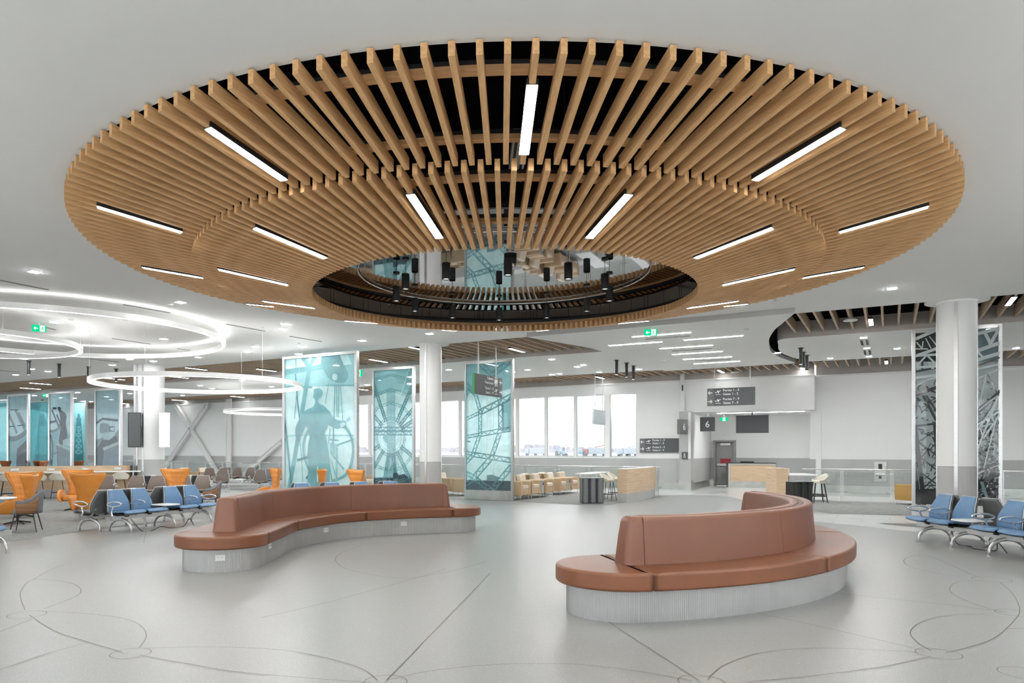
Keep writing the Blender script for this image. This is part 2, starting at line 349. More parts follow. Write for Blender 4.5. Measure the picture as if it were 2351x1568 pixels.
# inlay lines in the terrazzo
def inlay():
    b = MB()
    Rr = lambda *q: [P(1175+u/2, 1200+v/2) for u, v in q]
    Ll = lambda *q: [P(u/2, 1200+v/2) for u, v in q]
    lines = [Rr((2060, 250), (1950, 235), (1830, 205), (1800, 175), (1840, 155), (1900, 153), (2000, 190), (2110, 240), (2165, 262)),
        Rr((2240, 275), (2300, 330), (2332, 400), (2310, 450), (2220, 530), (2100, 575), (1990, 600)),
        Rr((2170, 270), (2050, 275), (2010, 310), (2060, 350), (2180, 395), (2272, 416)),
        Rr((2170, 423), (2000, 430), (1880, 460), (1830, 505), (1860, 550), (1925, 592)),
        Rr((1895, 600), (1700, 590), (1400, 580), (1150, 600), (990, 650), (920, 700), (900, 728)),
        Rr((1925, 617), (1700, 665), (1400, 705), (1080, 736)), Rr((445, 460), (860, 728)), Rr((1120, 415), (1500, 500), (1900, 592)),
        Rr((0, 652), (300, 655), (600, 690), (830, 730)), Rr((1470, 325), (2000, 380), (2272, 415)), Rr((2270, 490), (2400, 488)),
        Ll((260, 268), (150, 265), (100, 310), (95, 350), (115, 405)), Ll((260, 268), (340, 285), (372, 315), (340, 345), (200, 400)),
        Ll((135, 428), (250, 500), (400, 550), (560, 597)), Ll((180, 410), (350, 418), (520, 435), (630, 465), (672, 520), (640, 578)),
        Ll((640, 612), (850, 650), (1100, 690), (1500, 725), (1700, 738)), Ll((660, 580), (1000, 575), (1300, 590), (1500, 625), (1660, 675), (1735, 728)),
        Ll((2250, 235), (1775, 728)), Ll((1775, 728), (1950, 690), (2150, 665), (2350, 652)), Ll((1740, 92), (1650, 110), (1570, 140), (1540, 170), (1570, 205), (1650, 230), (1830, 258), (2000, 240), (2170, 200), (2230, 180)),
        Ll((1200, 440), (1500, 370), (1830, 280), (2050, 215)), Ll((0, 505), (150, 445)), Ll((0, 680), (200, 610), (400, 555)), Ll((150, 265), (230, 220), (290, 195)), Ll((670, 40), (660, 95))]
    for q in lines:
        c = catmull(q, 8)
        L = []; 
        for i, p in enumerate(c):
            d = (c[min(i+1, len(c)-1)]-c[max(i-1, 0)]).normalized(); n = Vector((-d.y, d.x, 0))*.0035
            L += [p+n+Vector((0, 0, .009)), p-n+Vector((0, 0, .009))]
        b.add(L, [(2*i, 2*i+1, 2*i+3, 2*i+2) for i in range(len(c)-1)], inlay_m)
    for c0, r in ((P(1175+1102, 1200+132), .22), (P(1175+980, 1200+303), .17), (P(1175+1157, 1200+209), .18), (P(300, 1502), .16), (P(62, 1413), .18), (P(1175+436, 1568), .17), (P(885, 1568), .16), (P(2351, 1548), .17)):
        L = []
        for k in range(33):
            a = 2*PI*k/32
            for rr in (r-.0035, r+.0035): L.append(c0+Vector((rr*math.cos(a), rr*math.sin(a), .009)))
        b.add(L, [(2*i, 2*i+1, 2*i+3, 2*i+2) for i in range(32)], inlay_m)
    return struct(b.build('trim_1'))
inlay()

# ---------------------------------------------------------------- ceiling
def main_ceiling():
    b = MB(); a0, a1, b0, b1 = -62, 34, -14, 19.12
    ca, cb = AB(ctr); ang = sorted([2*PI*k/240 for k in range(240)]+[math.atan2(bb-cb, aa-ca) % (2*PI) for aa in (a0, a1) for bb in (b0, b1)])
    inn = []; out = []
    for t in ang:
        c, s = math.cos(t), math.sin(t); k = min((a1-ca)/c if c > 1e-9 else 1e9, (a0-ca)/c if c < -1e-9 else 1e9, (b1-cb)/s if s > 1e-9 else 1e9, (b0-cb)/s if s < -1e-9 else 1e9)
        inn.append(G(ca+(RO-.065)*c, cb+(RO-.065)*s, ZC)); out.append(G(ca+k*c, cb+k*s, ZC))
    n = len(ang)
    b.add(inn+out, [(i, (i+1) % n, n+(i+1) % n, n+i) for i in range(n)], ceil_m)
    b.add(inn+[p+Vector((0, 0, .035)) for p in inn], [(i, (i+1) % n, n+(i+1) % n, n+i) for i in range(n)], ceil_m)
    q = [G(a0, b1, ZC), G(a1, b1, ZC), G(a1, b1, ZC+.04), G(a0, b1, ZC+.04)]
    b.add(q, [(0, 1, 2, 3)], ceil_m)
    return struct(b.build('ceiling'))
main_ceiling()
# dark plenum above everything
pl = MB(); q = [G(-64, -16, 6.3), G(36, -16, 6.3), G(36, 36, 6.3), G(-64, 36, 6.3)]
pl.add(q, [(0, 1, 2, 3)], black_m)
struct(pl.build('ceiling_plenum'))
dr = MB(); N_ = 120
vs = [ctr+Vector((R_*math.cos(2*PI*k/N_), R_*math.sin(2*PI*k/N_), z)) for R_, z in ((RO+.1, ZC+.03), (RO+.1, ZC+.62), (RO+.1, 6.3)) for k in range(N_)]
dr.add(vs, [(k, (k+1) % N_, N_+(k+1) % N_, N_+k) for k in range(N_)], drum_m, True)
dr.add(vs, [(N_+k, N_+(k+1) % N_, 2*N_+(k+1) % N_, 2*N_+k) for k in range(N_)], black_m, True)
struct(dr.build('ceiling_drum'))
# lower ceiling between the two baffle bands: left part, right part with a rounded corner; centre cloud
BA, BB, BW = 22.45, 28.8, 32.0
curveL = [P(1209, 774, Z2), P(1343, 797, Z2), P(1376, 805.5, Z2), P(1453, 825, Z2), P(1503, 844, Z2), P(1527, 852, Z2)]
curveR = [P(1825, 719, Z2), P(1797, 742, Z2), P(1776.5, 760, Z2), P(1765.5, 785, Z2), P(1776.5, 813, Z2), P(1827.6, 834, Z2)]
cedge = [P(1870, 770, Z2), P(1830, 773, Z2), P(1793, 777, Z2), P(1786.7, 793, Z2), P(1797, 813.4, Z2), P(1827.6, 830, Z2), P(1870, 828.5, Z2)]
def slab(name, pts, z, up, m, side):
    b = MB(); n = len(pts); lo = [Vector((p[0], p[1], z)) for p in pts]; hi = [Vector((p[0], p[1], z+up)) for p in pts]
    b.add(lo, [tuple(range(n))], m); b.add(lo+hi, [(i, (i+1) % n, n+(i+1) % n, n+i) for i in range(n)], side, True)
    return struct(b.build(name))
cl = catmull([(p.x, p.y, 0) for p in curveL], 8); cr_ = catmull([(p.x, p.y, 0) for p in curveR], 8)
slab('ceiling_west', [G(-62, BA), G(AB(cl[0])[0]+1.3, BA)]+[Vector((p.x+.25, p.y, 0)) for p in cl if AB(p)[1] > BA and AB(p)[1] < BB]+[G(AB(cl[-1])[0], BB), G(-62, BB)], Z2+.02, .46, ceil_m, fascia_m)
slab('ceiling_east', catmull([(p.x, p.y, 0) for p in [G(-1.6, BA), cedge[2]+Vector((.15, .25, 0)), cedge[3], cedge[4], G(-2.6, BB-.1)]], 8)+[G(-1.9, BB), G(33, BB), G(33, BA)], Z2+.02, .46, ceil_m, fascia_m)
slab('ceiling_cloud', cl+list(reversed(cr_)), Z2, .13, ceil_m, lip_m)
# grey upper wall that the second band runs into
def quad(name, ps, m): return struct(MB().add(ps, [(0, 1, 2, 3)], m).build(name))
fb = MB()
ARq = AB(QB(1870, BW))[0]
for (aa, bb, B_) in ((-62, ARq, BW), (ARq, 34, BW+.75)):
    fb.add([G(aa, B_, 4.79), G(bb, B_, 4.79), G(bb, B_, 5.38), G(aa, B_, 5.38)], [(0, 1, 2, 3)], fascia_m); fb.add([G(aa, B_, 5.38), G(bb, B_, 5.38), G(bb, B_, 6.3), G(aa, B_, 6.3)], [(0, 1, 2, 3)], black_m)
    fb.box(G((aa+bb)/2, B_-.03, 4.785), (bb-aa, .1, .06), wall_m, rz=-T30)
struct(fb.build('trim_2'))

# ---------------------------------------------------------------- slat rings of the round ceiling feature
def zo(r): return EYE+3.193-.172*(RO-r)         # underside of outer slats
RM, RI = 4.95, 3.188
def zi(r): return EYE+2.556+.173*(r-RI)
def slat_mesh(name, r0, r1, zf, m, h=.124, w=.056):
    b = MB(); v = []
    for r in (r0, r1):
        for sy in (-1, 1):
            for z in (zf(r), zf(r)+h): v.append((r, sy*w/2, z))
    b.add(v, [(0, 1, 3, 2), (4, 6, 7, 5), (0, 4, 5, 1), (2, 3, 7, 6), (0, 2, 6, 4), (1, 5, 7, 3)], m)
    return b.build(name)
def ring_of_slats(kind, r0, r1, zf, ph, hoops, label):
    t = thing(kind, label, 'ceiling feature', (CX, CY, 0))
    s0 = slat_mesh('slat', r0, r1, zf, wood_m); s0.parent = t; s0.rotation_euler.z = math.radians(-90+ph)
    far = MB(); k = 1
    angs = sorted([ph+2*i-180 for i in range(180)], key=lambda a: abs(a))
    for a in angs[:99]:
        if abs(a-ph) < .1: continue
        c = s0.copy(); S.collection.objects.link(c); c.rotation_euler.z = math.radians(-90+a)
    for a in angs[99:]:
        M = Matrix.Rotation(math.radians(-90+a), 4, 'Z')
        far.add([v.co for v in s0.data.vertices], [tuple(p.vertices) for p in s0.data.polygons], wood_m, False, M)
    o = far.build('far_slats', wood_m, t); o['kind'] = 'stuff'
    for r in hoops:
        b = MB(); z = zf(r)+.126; n = 144
        for rr, hh, zz, mm in ((.05, .05, z, wood_m), (.03, .05, z+.052, blackmet_m)):
            pr = [(r-rr, zz), (r+rr, zz), (r+rr, zz+hh), (r-rr, zz+hh), (r-rr, zz)]
            vs = [(q*math.cos(2*PI*j/n), q*math.sin(2*PI*j/n), y) for q, y in pr for j in range(n)]
            b.add(vs, [(i*n+j, i*n+(j+1) % n, (i+1)*n+(j+1) % n, (i+1)*n+j) for i in range(4) for j in range(n)], mm)
        b.build('support_hoop', parent=t)
    b = MB()
    for r in hoops:
        for k in range(24):
            a = 2*PI*(k+.3)/24; c, s = math.cos(a)*r, math.sin(a)*r
            b.tube([(c, s, zf(r)+.2), (c, s, 6.28)], .004, blackmet_m, 5)
    b.build('hanger_wires', parent=t)['kind'] = 'stuff'
    return t
ring_of_slats('outer_slat_ring', RM, RO, zo, 0, (6.12, 5.15), 'outer ring of long oak slats fanning around the round ceiling opening')
ring_of_slats('inner_slat_ring', RI, 4.95, zi, 1, (4.55, 3.6), 'lower inner ring of oak slats sloping in to the black mirror')
# linear lights clipped to slats
def slat_light(a, r0, r1, zf, label, group):
    t = thing('linear_light', label, 'light', (CX, CY, 0), math.radians(-90+a), group)
    b = MB(); w = .05
    v = [(r, sy*w, zf(r)+dz) for r in (r0, r1) for sy in (-1, 1) for dz in (-.010, .05)]
    b.add(v, [(0, 1, 3, 2), (4, 6, 7, 5), (0, 4, 5, 1), (2, 3, 7, 6), (1, 5, 7, 3)], blackmet_m); b.build('housing', parent=t)
    v = [(r, sy*.048, zf(r)-.012) for r in (r0+.015, r1-.015) for sy in (-1, 1)]
    v2 = [(r, sy*.048, zf(r)-.0) for r in (r0+.015, r1-.015) for sy in (-1, 1)]
    MB().add(v+v2, [(0, 1, 3, 2), (0, 2, 6, 4), (1, 5, 7, 3), (0, 4, 5, 1), (2, 3, 7, 6)], warm_e).build('diffuser', parent=t)
    return t
LO = {0: 'directly overhead at the near edge', 30: 'at the upper right', -30: 'at the upper left', 60: 'at the far right of the picture', -60: 'at the far left of the picture', 90: 'at the lower right, above the round trim', -90: 'at the lower left above the ring lamps', 120: 'on its right rear rim, half hidden', -120: 'on its left rear rim, half hidden', 150: 'on its rear rim right of centre, edge on', -150: 'on its rear rim left of centre, edge on', 180: 'at the very back of it, edge on'}
for a in range(-150, 181, 30): slat_light(a, 5.13, 6.16, zo, 'lit strip, outer slat ring, '+LO[a], 'strip lights of the outer slat ring')
LI = {15: 'just right of centre above the mirror', -15: 'just left of centre above the mirror', 45: 'second to the right of the centre', -45: 'second to the left of the centre', 75: 'third to the right of the centre', -75: 'third to the left of the centre', 105: 'low on its right rear side', -105: 'low on its left rear side', 135: 'at its right back, edge on', -135: 'at its left back, edge on', 165: 'at its back right of the axis, edge on', -165: 'at its back left of the axis, edge on'}
for a in LI: slat_light(a, 3.55, 4.61, zi, 'lit strip on the inner slat ring, '+LI[a], 'strip lights of the inner slat ring')
# dark mirror disc, its pendants
mir = bpy.data.materials.new('dark_mirror'); mir.use_nodes = True; b_ = mir.node_tree.nodes['Principled BSDF']
b_.inputs['Base Color'].default_value = (.30, .30, .31, 1); b_.inputs['Metallic'].default_value = 1; b_.inputs['Roughness'].default_value = .02
ZM = EYE+3.03
t = thing('mirror_disc', 'round black mirror disc hanging inside the slat rings', 'mirror', (CX, CY, ZM))
b = MB(); n = 96; b.add([(3.3*math.cos(2*PI*k/n), 3.3*math.sin(2*PI*k/n), 0) for k in range(n)], [tuple(reversed(range(n)))], mir); b.build('mirror', parent=t)
b = MB(); pr = [(3.3, -.01), (3.36, -.01), (3.36, .06), (3.3, .06)]
vs = [(r*math.cos(2*PI*j/n), r*math.sin(2*PI*j/n), z) for r, z in pr for j in range(n)]
b.add(vs, [(i*n+j, i*n+(j+1) % n, (i+1)*n+(j+1) % n, (i+1)*n+j) for i in range(3) for j in range(n)], blackmet_m); b.build('rim', parent=t)
b = MB().tube([(2.45*math.cos(2*PI*k/72), 2.45*math.sin(2*PI*k/72), -.03) for k in range(72)], .012, chrome_m, 6, closed=True); b.build('track_ring', parent=t)
b = MB()
for k in range(12):
    a = 2*PI*k/12; b.tube([(3.3*math.cos(a), 3.3*math.sin(a), .05), (3.3*math.cos(a), 3.3*math.sin(a), 1.5)], .006, blackmet_m, 5)
b.build('suspension_rods', parent=t)['kind'] = 'stuff'
def pendant():
    t = thing('pendant_light', '', 'light')
    MB().cyl((0, 0, -.02), .055, .02, blackmet_m).build('canopy', parent=t)
    MB().tube([(0, 0, -.02), (0, 0, -.24)], .004, blackmet_m, 6).build('cord', parent=t)
    MB().lathe([(0, -.235), (.055, -.235), (.062, -.245), (.062, -.48), (.055, -.485), (.05, -.47), (0, -.465)], blackmet_m).build('shade', parent=t)
    MB().cyl((0, 0, -.47), .048, .004, EM('pendant_glow', (1, .95, .88), 2.5)).build('lamp', parent=t)
    return t
mk = Maker(pendant)
PL = {0: 'nearest of the ring, hanging in the middle', 30: 'near side, right of the middle one', 60: 'right side, towards the front', 90: 'at the far right of its ring', 120: 'right side, towards the back', 150: 'back side, second from the middle on the right', 180: 'back side, in the middle', -150: 'back side, left of the middle', -120: 'left side, towards the back', -90: 'at the far left of its ring', -60: 'left side, towards the front', -30: 'near side, left of the middle one'}
for a, w in PL.items():
    q = math.radians(-90+a); mk((CX+1.82*math.cos(q), CY+1.82*math.sin(q), ZM), 0, 'black cylinder pendant under the mirror, '+w, 'black pendants under the mirror disc')
# dome camera and slot diffusers in the void
t = thing('dome_camera', 'small silver dome camera hanging under the black mirror', 'camera', (CX+.08, CY-.9, ZM))
MB().cyl((0, 0, -.08), .10, .08, blackmet_m).build('housing', parent=t); MB().lathe([(.09, -.08), (.085, -.13), (.05, -.165), (.0, -.175)], chrome_m).build('dome', parent=t)
DL = {-180: 'behind the centre', -150: 'back left', -120: 'left rear', -90: 'left', 90: 'right', 120: 'right rear', 150: 'back right', 0: 'nearest the camera'}
for a, w in DL.items():
    t = thing('slot_diffuser', 'pale slot diffuser in the dark void beyond the mirror, '+w, 'air diffuser', (CX, CY, 5.02), math.radians(-90+a), 'slot diffusers above the slat rings')
    b = MB(); b.box((4.1, 0, .05), (1.3, .17, .08), wplast_m); b.build('body', parent=t)
    b = MB(); b.box((4.1, -.045, .006), (1.26, .03, .012), dark_m); b.box((4.1, .045, .006), (1.26, .03, .012), dark_m); b.build('slots', parent=t)

# ---------------------------------------------------------------- walls, windows, gate
def wall_pieces(name, a0, a1, b0, z0, z1, m, holes=(), th=.2):
    b = MB()
    xs = sorted({a0, a1, *[h[0] for h in holes], *[h[1] for h in holes]})
    for u, v in zip(xs[:-1], xs[1:]):
        hs = [h for h in holes if h[0] <= u+1e-6 and h[1] >= v-1e-6]
        spans = [(z0, z1)] if not hs else [(z0, hs[0][2]), (hs[0][3], z1)]
        for p, q in spans:
            if q > p+.01: b.box(G((u+v)/2, b0+th/2, (p+q)/2), (v-u, th, q-p), m, rz=-T30)
    return b
aw = lambda px: AB(QB(px, BW))[0]
WZ0, WZ1 = 1.43, 4.33
wins = [(aw(700), aw(845)), (aw(851), aw(917)), (aw(922), aw(983)), (aw(988), aw(1053)), (aw(1058), aw(1119)), (aw(1124), aw(1184)), (aw(1189.5), aw(1250.5)), (aw(1256), aw(1318)), (aw(1323), aw(1388)), (aw(1400), aw(1461))]
b = wall_pieces('w', -62, aw(1583), BW, 1.37, 4.8, wall_m, [(u, v, WZ0, WZ1) for u, v in wins])
struct(b.build('wall_back'))
b = MB(); b.box(G((-62+aw(1583))/2, BW+.09, .84), (aw(1583)+62, .22, 1.06), wains_m, rz=-T30); b.box(G((-62+aw(1583))/2, BW+.08, .155), (aw(1583)+62, .23, .31), kick_m, rz=-T30)
struct(b.build('baseboard_back'))
for i, (u, v) in enumerate(wins):
    b = MB(); w = v-u; c = (u+v)/2
    for z in (WZ0+.03, WZ1-.03): b.box(G(c, BW+.1, z), (w, .12, .045), alu_m, rz=-T30)
    for x in (u+.02, v-.02): b.box(G(x, BW+.1, (WZ0+WZ1)/2), (.04, .12, WZ1-WZ0), alu_m, rz=-T30)
    o = struct(b.build('window_%d' % (i+1)))
    MB().add([G(u+.04, BW+.1, WZ0), G(v-.04, BW+.1, WZ0), G(v-.04, BW+.1, WZ1), G(u+.04, BW+.1, WZ1)], [(0, 1, 2, 3)], win_glass).build('glass', parent=o)
# right wall (beyond the right-hand railing)
AR = AB(QB(1872, BW+.75))[0]
struct(wall_pieces('w', AR-.2, 34, BW+.75, 1.37, 4.8, wall_m).build('wall_right'))
b = MB(); b.box(G((AR+34)/2, BW+.84, .84), (34-AR, .22, 1.06), wains_m, rz=-T30); b.box(G((AR+34)/2, BW+.83, .155), (34-AR, .23, .31), kick_m, rz=-T30)
struct(b.build('baseboard_right'))
# bulkhead over the gate, the alcove behind it and the slanting pier at its left
AL = AB(QB(1583, BW))[0]; ARt = AB(QB(1870, BW))[0]; BG = 36.5
bh = MB(); bh.box(G((AL+ARt)/2, BW+2.3, 4.085), (ARt-AL, 4.6, 1.41), wall_m, rz=-T30)
struct(bh.build('wall_bulkhead'))
ga = MB()
ga.box(G((AL+AR)/2-1, BG+.1, 2.4), (AR-AL+6, .2, 2.06), wall_m, rz=-T30); 
dL, dR = AB(QB(1640, BG))[0], AB(QB(1690, BG))[0]
struct(wall_pieces('w', AL-3, AR+2.5, BG, 1.37, 3.45, wall_m, [(dL, dR, 1.37, 2.22)]).build('wall_gate'))
ga = wall_pieces('w', AL-3, AR+2.5, BG-.01, .31, 1.37, wains_m, [(dL, dR, .31, 1.37)]); 
for u, v in ((AL-3, dL), (dR, AR+2.5)): ga.box(G((u+v)/2, BG+.08, .155), (v-u, .23, .31), kick_m, rz=-T30)
struct(ga.build('baseboard_gate'))
b = MB(); b.box(G(AR+.12, BW+2.6, 1.7), (.2, 3.8, 3.4), wall_m, rz=-T30); struct(b.build('wall_gate_side'))
# pier at x 1560-1590 and the angled low wall behind it
pA, pB = QB(1559, BW-.35), QB(1586, BW-.35)
b = MB(); ca = (AB(pA)[0]+AB(pB)[0])/2; wd = AB(pB)[0]-AB(pA)[0]
b.box(G(ca, BW-.1, 1.92), (wd, .5, 3.0), wains_m, rz=-T30); b.box(G(ca, BW-.1, .21), (wd+.02, .52, .42), kick_m, rz=-T30)
struct(b.build('wall_pier'))
q0, q1 = pB+Vector((0, 0, 0)), QB(1633, BG)
def vquad(b, p, q, z0, z1, m, th=.12):
    d = (q-p); L = d.length; a = math.atan2(d.y, d.x); n = Vector((-d.y, d.x, 0)).normalized()*th/2
    b.box(((p+q)/2+n)+Vector((0, 0, (z0+z1)/2)), (L, th, z1-z0), m, rz=a)
b = MB(); vquad(b, q0, q1, 1.37, 3.38, wall_m); vquad(b, q0, q1, .31, 1.37, wains_m, .13); vquad(b, q0, q1, 0, .31, kick_m, .14); struct(b.build('wall_gate_angled'))
# door
d = struct(MB().build('door_1'))
def slabG(u, v, b0, z0, z1, th, m, name, parent=None, r=0):
    bb = MB(); bb.box(G((u+v)/2, b0, (z0+z1)/2), (v-u, th, z1-z0), m, rz=-T30); return bb.build(name, parent=parent)
bb = MB()
for u, v, z0, z1 in ((dL, dL+.09, 0, 2.22), (dR-.09, dR, 0, 2.22), (dL, dR, 2.14, 2.22)): bb.box(G((u+v)/2, BG-.02, (z0+z1)/2), (v-u, .3, z1-z0), doorm_m, rz=-T30)
bb.build('door_frame', parent=d)
slabG(dL+.09, dR-.09, BG+.06, .01, 2.14, .05, doorm_m, 'door_leaf', d)
slabG(dL+.13, dR-.13, BG-.02, .98, 1.08, .07, alu_m, 'push_bar', d)
slabG(dL+.3, dL+.75, BG-.02, 1.98, 2.08, .08, alu_m, 'door_closer', d)
slabG(dL+.28, dR-.25, BG+.025, 1.10, 1.33, .008, red_m, 'notice', d)

# text and flat marks --------------------------------------------------------
def text_mesh(body, size, m, align='LEFT', name='lettering'):
    cu = bpy.data.curves.new(name, 'FONT'); cu.body = body; cu.size = size; cu.align_x = align; cu.resolution_u = 3; cu.extrude = .001; cu.offset = size*.012
    cu.space_line = .86
    o = bpy.data.objects.new(name, cu); S.collection.objects.link(o)
    bpy.context.view_layer.update()
    me = bpy.data.meshes.new_from_object(o.evaluated_get(bpy.context.evaluated_depsgraph_get())); me.materials.clear(); me.materials.append(m)
    bpy.data.objects.remove(o); bpy.data.curves.remove(cu)
    n = bpy.data.objects.new(name, me); S.collection.objects.link(n); n.rotation_euler.x = PI/2; return n
def put_text(parent, body, size, x, z, y, m=None, align='LEFT'):
    o = text_mesh(body, size, m or letter_m, align); o.parent = parent; o.location = (x, y, z); return o
def shape(b, pts, y, m): b.add([(p[0], y, p[1]) for p in pts], [tuple(range(len(pts)))], m)
def arrow(b, cx, cz, s, y, right, m):
    k = 1 if right else -1; w = .09*s
    shape(b, [(cx-k*.5*s, cz-w), (cx+k*.42*s, cz-w), (cx+k*.42*s, cz+w), (cx-k*.5*s, cz+w)][::k], y, m)
    for e in (1, -1): shape(b, [(cx+k*.5*s, cz), (cx+k*.12*s, cz+e*.42*s), (cx+k*.0*s, cz+e*.32*s), (cx+k*.36*s, cz-e*.03*s)], y-.0005, m)
def plane_icon(b, cx, cz, s, y, m):
    shape(b, [(cx-.5*s, cz-.12*s), (cx+.38*s, cz+.2*s), (cx+.5*s, cz+.3*s), (cx+.34*s, cz+.32*s), (cx-.42*s, cz+.0*s)], y, m)
    shape(b, [(cx-.08*s, cz+.05*s), (cx-.24*s, cz+.34*s), (cx-.14*s, cz+.34*s), (cx+.2*s, cz+.18*s)], y-.0005, m)
    shape(b, [(cx-.0*s, cz+.08*s), (cx-.02*s, cz-.2*s), (cx+.08*s, cz-.18*s), (cx+.22*s, cz+.16*s)], y-.0005, m)
    shape(b, [(cx-.5*s, cz-.1*s), (cx-.56*s, cz+.12*s), (cx-.48*s, cz+.12*s), (cx-.38*s, cz-.04*s)], y-.0005, m)
    shape(b, [(cx-.45*s, cz-.42*s), (cx+.45*s, cz-.42*s), (cx+.45*s, cz-.34*s), (cx-.45*s, cz-.34*s)], y, m)
def person_icon(b, cx, cz, s, y, m, skirt=False):
    shape(b, [(cx+.12*s*math.cos(k*PI/5), cz+.42*s+.12*s*math.sin(k*PI/5)) for k in range(10)], y, m)
    shape(b, [(cx-.2*s, cz+.26*s), (cx-.2*s, cz-.1*s), (cx-.11*s, cz-.1*s), (cx-.11*s, cz-.5*s), (cx+.11*s, cz-.5*s), (cx+.11*s, cz-.1*s), (cx+.2*s, cz-.1*s), (cx+.2*s, cz+.26*s)] if not skirt else [(cx-.14*s, cz+.26*s), (cx-.25*s, cz-.2*s), (cx-.1*s, cz-.2*s), (cx-.1*s, cz-.5*s), (cx+.1*s, cz-.5*s), (cx+.1*s, cz-.2*s), (cx+.25*s, cz-.2*s), (cx+.14*s, cz+.26*s)], y, m)
def run_man(b, cx, cz, s, y, m):
    shape(b, [(cx+.08*s+.09*s*math.cos(k*PI/4), cz+.38*s+.09*s*math.sin(k*PI/4)) for k in range(8)], y, m)
    for q in ([(.05, .28), (-.12, .2), (-.14, -.08), (.04, -.08)], [(-.1, -.05), (.05, -.05), (.2, -.22), (.12, -.45), (.02, -.42), (.08, -.24)], [(-.14, -.05), (0, -.05), (-.1, -.3), (-.36, -.34), (-.36, -.25), (-.18, -.22)], [(.0, .26), (.06, .2), (.28, .08), (.26, .0), (.04, .1)], [(-.08, .24), (-.1, .14), (-.26, .1), (-.28, -.04), (-.35, -.04), (-.32, .16)]):
        shape(b, [(cx+p[0]*s, cz+p[1]*s) for p in q], y-.0005, m)
def gate_sign(name, label, w, h, rows, loc, rz, rods=None, mirror=False, mat=None, lit=True):
    t = thing(name, label, 'sign', loc, rz)
    MB().box((0, 0, 0), (w, .07, h), mat or sign_m).build('board', parent=t)
    y = -.038; k = -1 if mirror else 1
    if lit: MB().box((-k*(w/2-.14*w/2-.01), -.036, 0), (.14*w, .004, h), sign2_m).build('arrow_strip', parent=t)
    b = MB()
    for i, (right, lines) in enumerate(rows):
        cz = h*(.25-.5*i)
        arrow(b, -k*(w/2-.065*w), cz, .10*w, y-.003, right, letter_m)
        if lines[2] == 'plane': plane_icon(b, -k*(w/2-.235*w), cz+.01, .125*w, y-.001, letter_m)
        else: person_icon(b, -k*(w/2-.21*w), cz, .16*w, y-.001, letter_m); person_icon(b, -k*(w/2-.27*w), cz, .16*w, y-.001, letter_m, True)
        for j in (0, 1): put_text(t, lines[j], h*.185, -k*(w/2-.335*w), cz+(.045-.215*j)*h+.01, y-.001, align='RIGHT' if mirror else 'LEFT')
    b.build('pictograms', letter_m, t)
    if rods:
        for x, L in rods: MB().tube([(x, 0, h/2), (x, 0, h/2+L)], .022, wplast_m, 10).build('hanging_rod', parent=t)
    return t
sp = QB(1678, AB(Vector((9.62, 28.9, 0)))[1], 0); 
gate_sign('hanging_sign', 'charcoal hanging sign reading Portes 1 - 5 and Portes 7 - 9 before the white bulkhead', 1.81, .70, [(False, ('Portes 1 - 5', 'Gates 1 - 5', 'plane')), (True, ('Portes 7 - 9', 'Gates 7 - 9', 'plane'))],
    (sp.x, sp.y, 3.86), -T30, [(-.62, 1.05), (.72, 1.05)])
p0 = Vector((0, 22.4, 0)); c0 = p0+E2*.93
t = gate_sign('hanging_sign', 'charcoal hanging sign for Toilettes Washrooms and Gates 1 - 9 by the glass panel', 1.86, .64, [(False, ('Toilettes', 'Washrooms', 'people')), (True, ('Portes 1 - 9', 'Gates 1 - 9', 'plane'))],
    (c0.x, c0.y, 3.81), PI/2-T30, [(-.62, 2.17), (.55, 2.17)], mirror=True)
MB().box((-.935, 0, 0), (.012, .075, .64), green_m).build('green_edge', parent=t)
sp = QB(1513, BW-.06, 0, 1022.5)
gate_sign('wall_sign', 'charcoal wall sign reading Portes 1 - 5 and Portes 6 - 9 beside the last window', 1.72, .62, [(False, ('Portes 1 - 5', 'Gates 1 - 5', 'plane')), (True, ('Portes 6 - 9', 'Gates 6 - 9', 'plane'))], sp, -T30)
s0 = QB(1375, 31.2-.6, 0, 958); t = thing('hanging_sign', 'pale blank hanging sign in front of the windows', 'sign', (s0.x, s0.y, s0.z), PI/2-T30)
MB().box((0, 0, 0), (1.5, .07, .66), pale_m).build('board', parent=t); b = MB(); arrow(b, .58, .18, .13, -.037, False, alu_m); arrow(b, .58, -.17, .13, -.037, True, alu_m); b.build('arrows', parent=t)
for x in (-.5, .5): MB().tube([(x, 0, .33), (x, 0, 3.05)], .02, wplast_m, 8).build('hanging_rod', parent=t)
def number_sign(label, px, py, b0, w, h, rz=-T30, rod=0, extra=None):
    c = QB(px, b0, 0, py); t = thing('gate_number_sign', label, 'sign', c, rz)
    MB().box((0, 0, 0), (w, .06, h), sign_m).build('board', parent=t)
    put_text(t, '6', h*(.62 if not extra else .52), 0, -h*.21 if not extra else 0, -.034, align='CENTER')
    if extra: put_text(t, extra, h*.17, 0, -h*.16, -.034, align='CENTER')
    if rod: MB().tube([(0, 0, h/2), (0, 0, h/2+rod)], .012, alu_m, 6).build('hanging_rod', parent=t)
    return t
number_sign('square charcoal sign with a white 6 hanging under the bulkhead', 1624.5, 974, 32.6, .63, .62, rod=.18)
number_sign('small charcoal plate with a 6 low on the grey pier', 1572, 1046, BW-.39, .24, .30, extra='Porte\nGate')
c = QB(1567, BW-.75, 0, 980); t = thing('gate_number_sign', 'narrow projecting sign with a 6 on the grey pier', 'sign', c, PI/2-T30-.35)
MB().box((0, 0, 0), (.55, .16, .64), sign2_m).build('board', parent=t); put_text(t, '6', .4, 0, -.14, -.085, align='CENTER'); MB().box((.45, 0, 0), (.4, .05, .1), alu_m).build('bracket', parent=t)
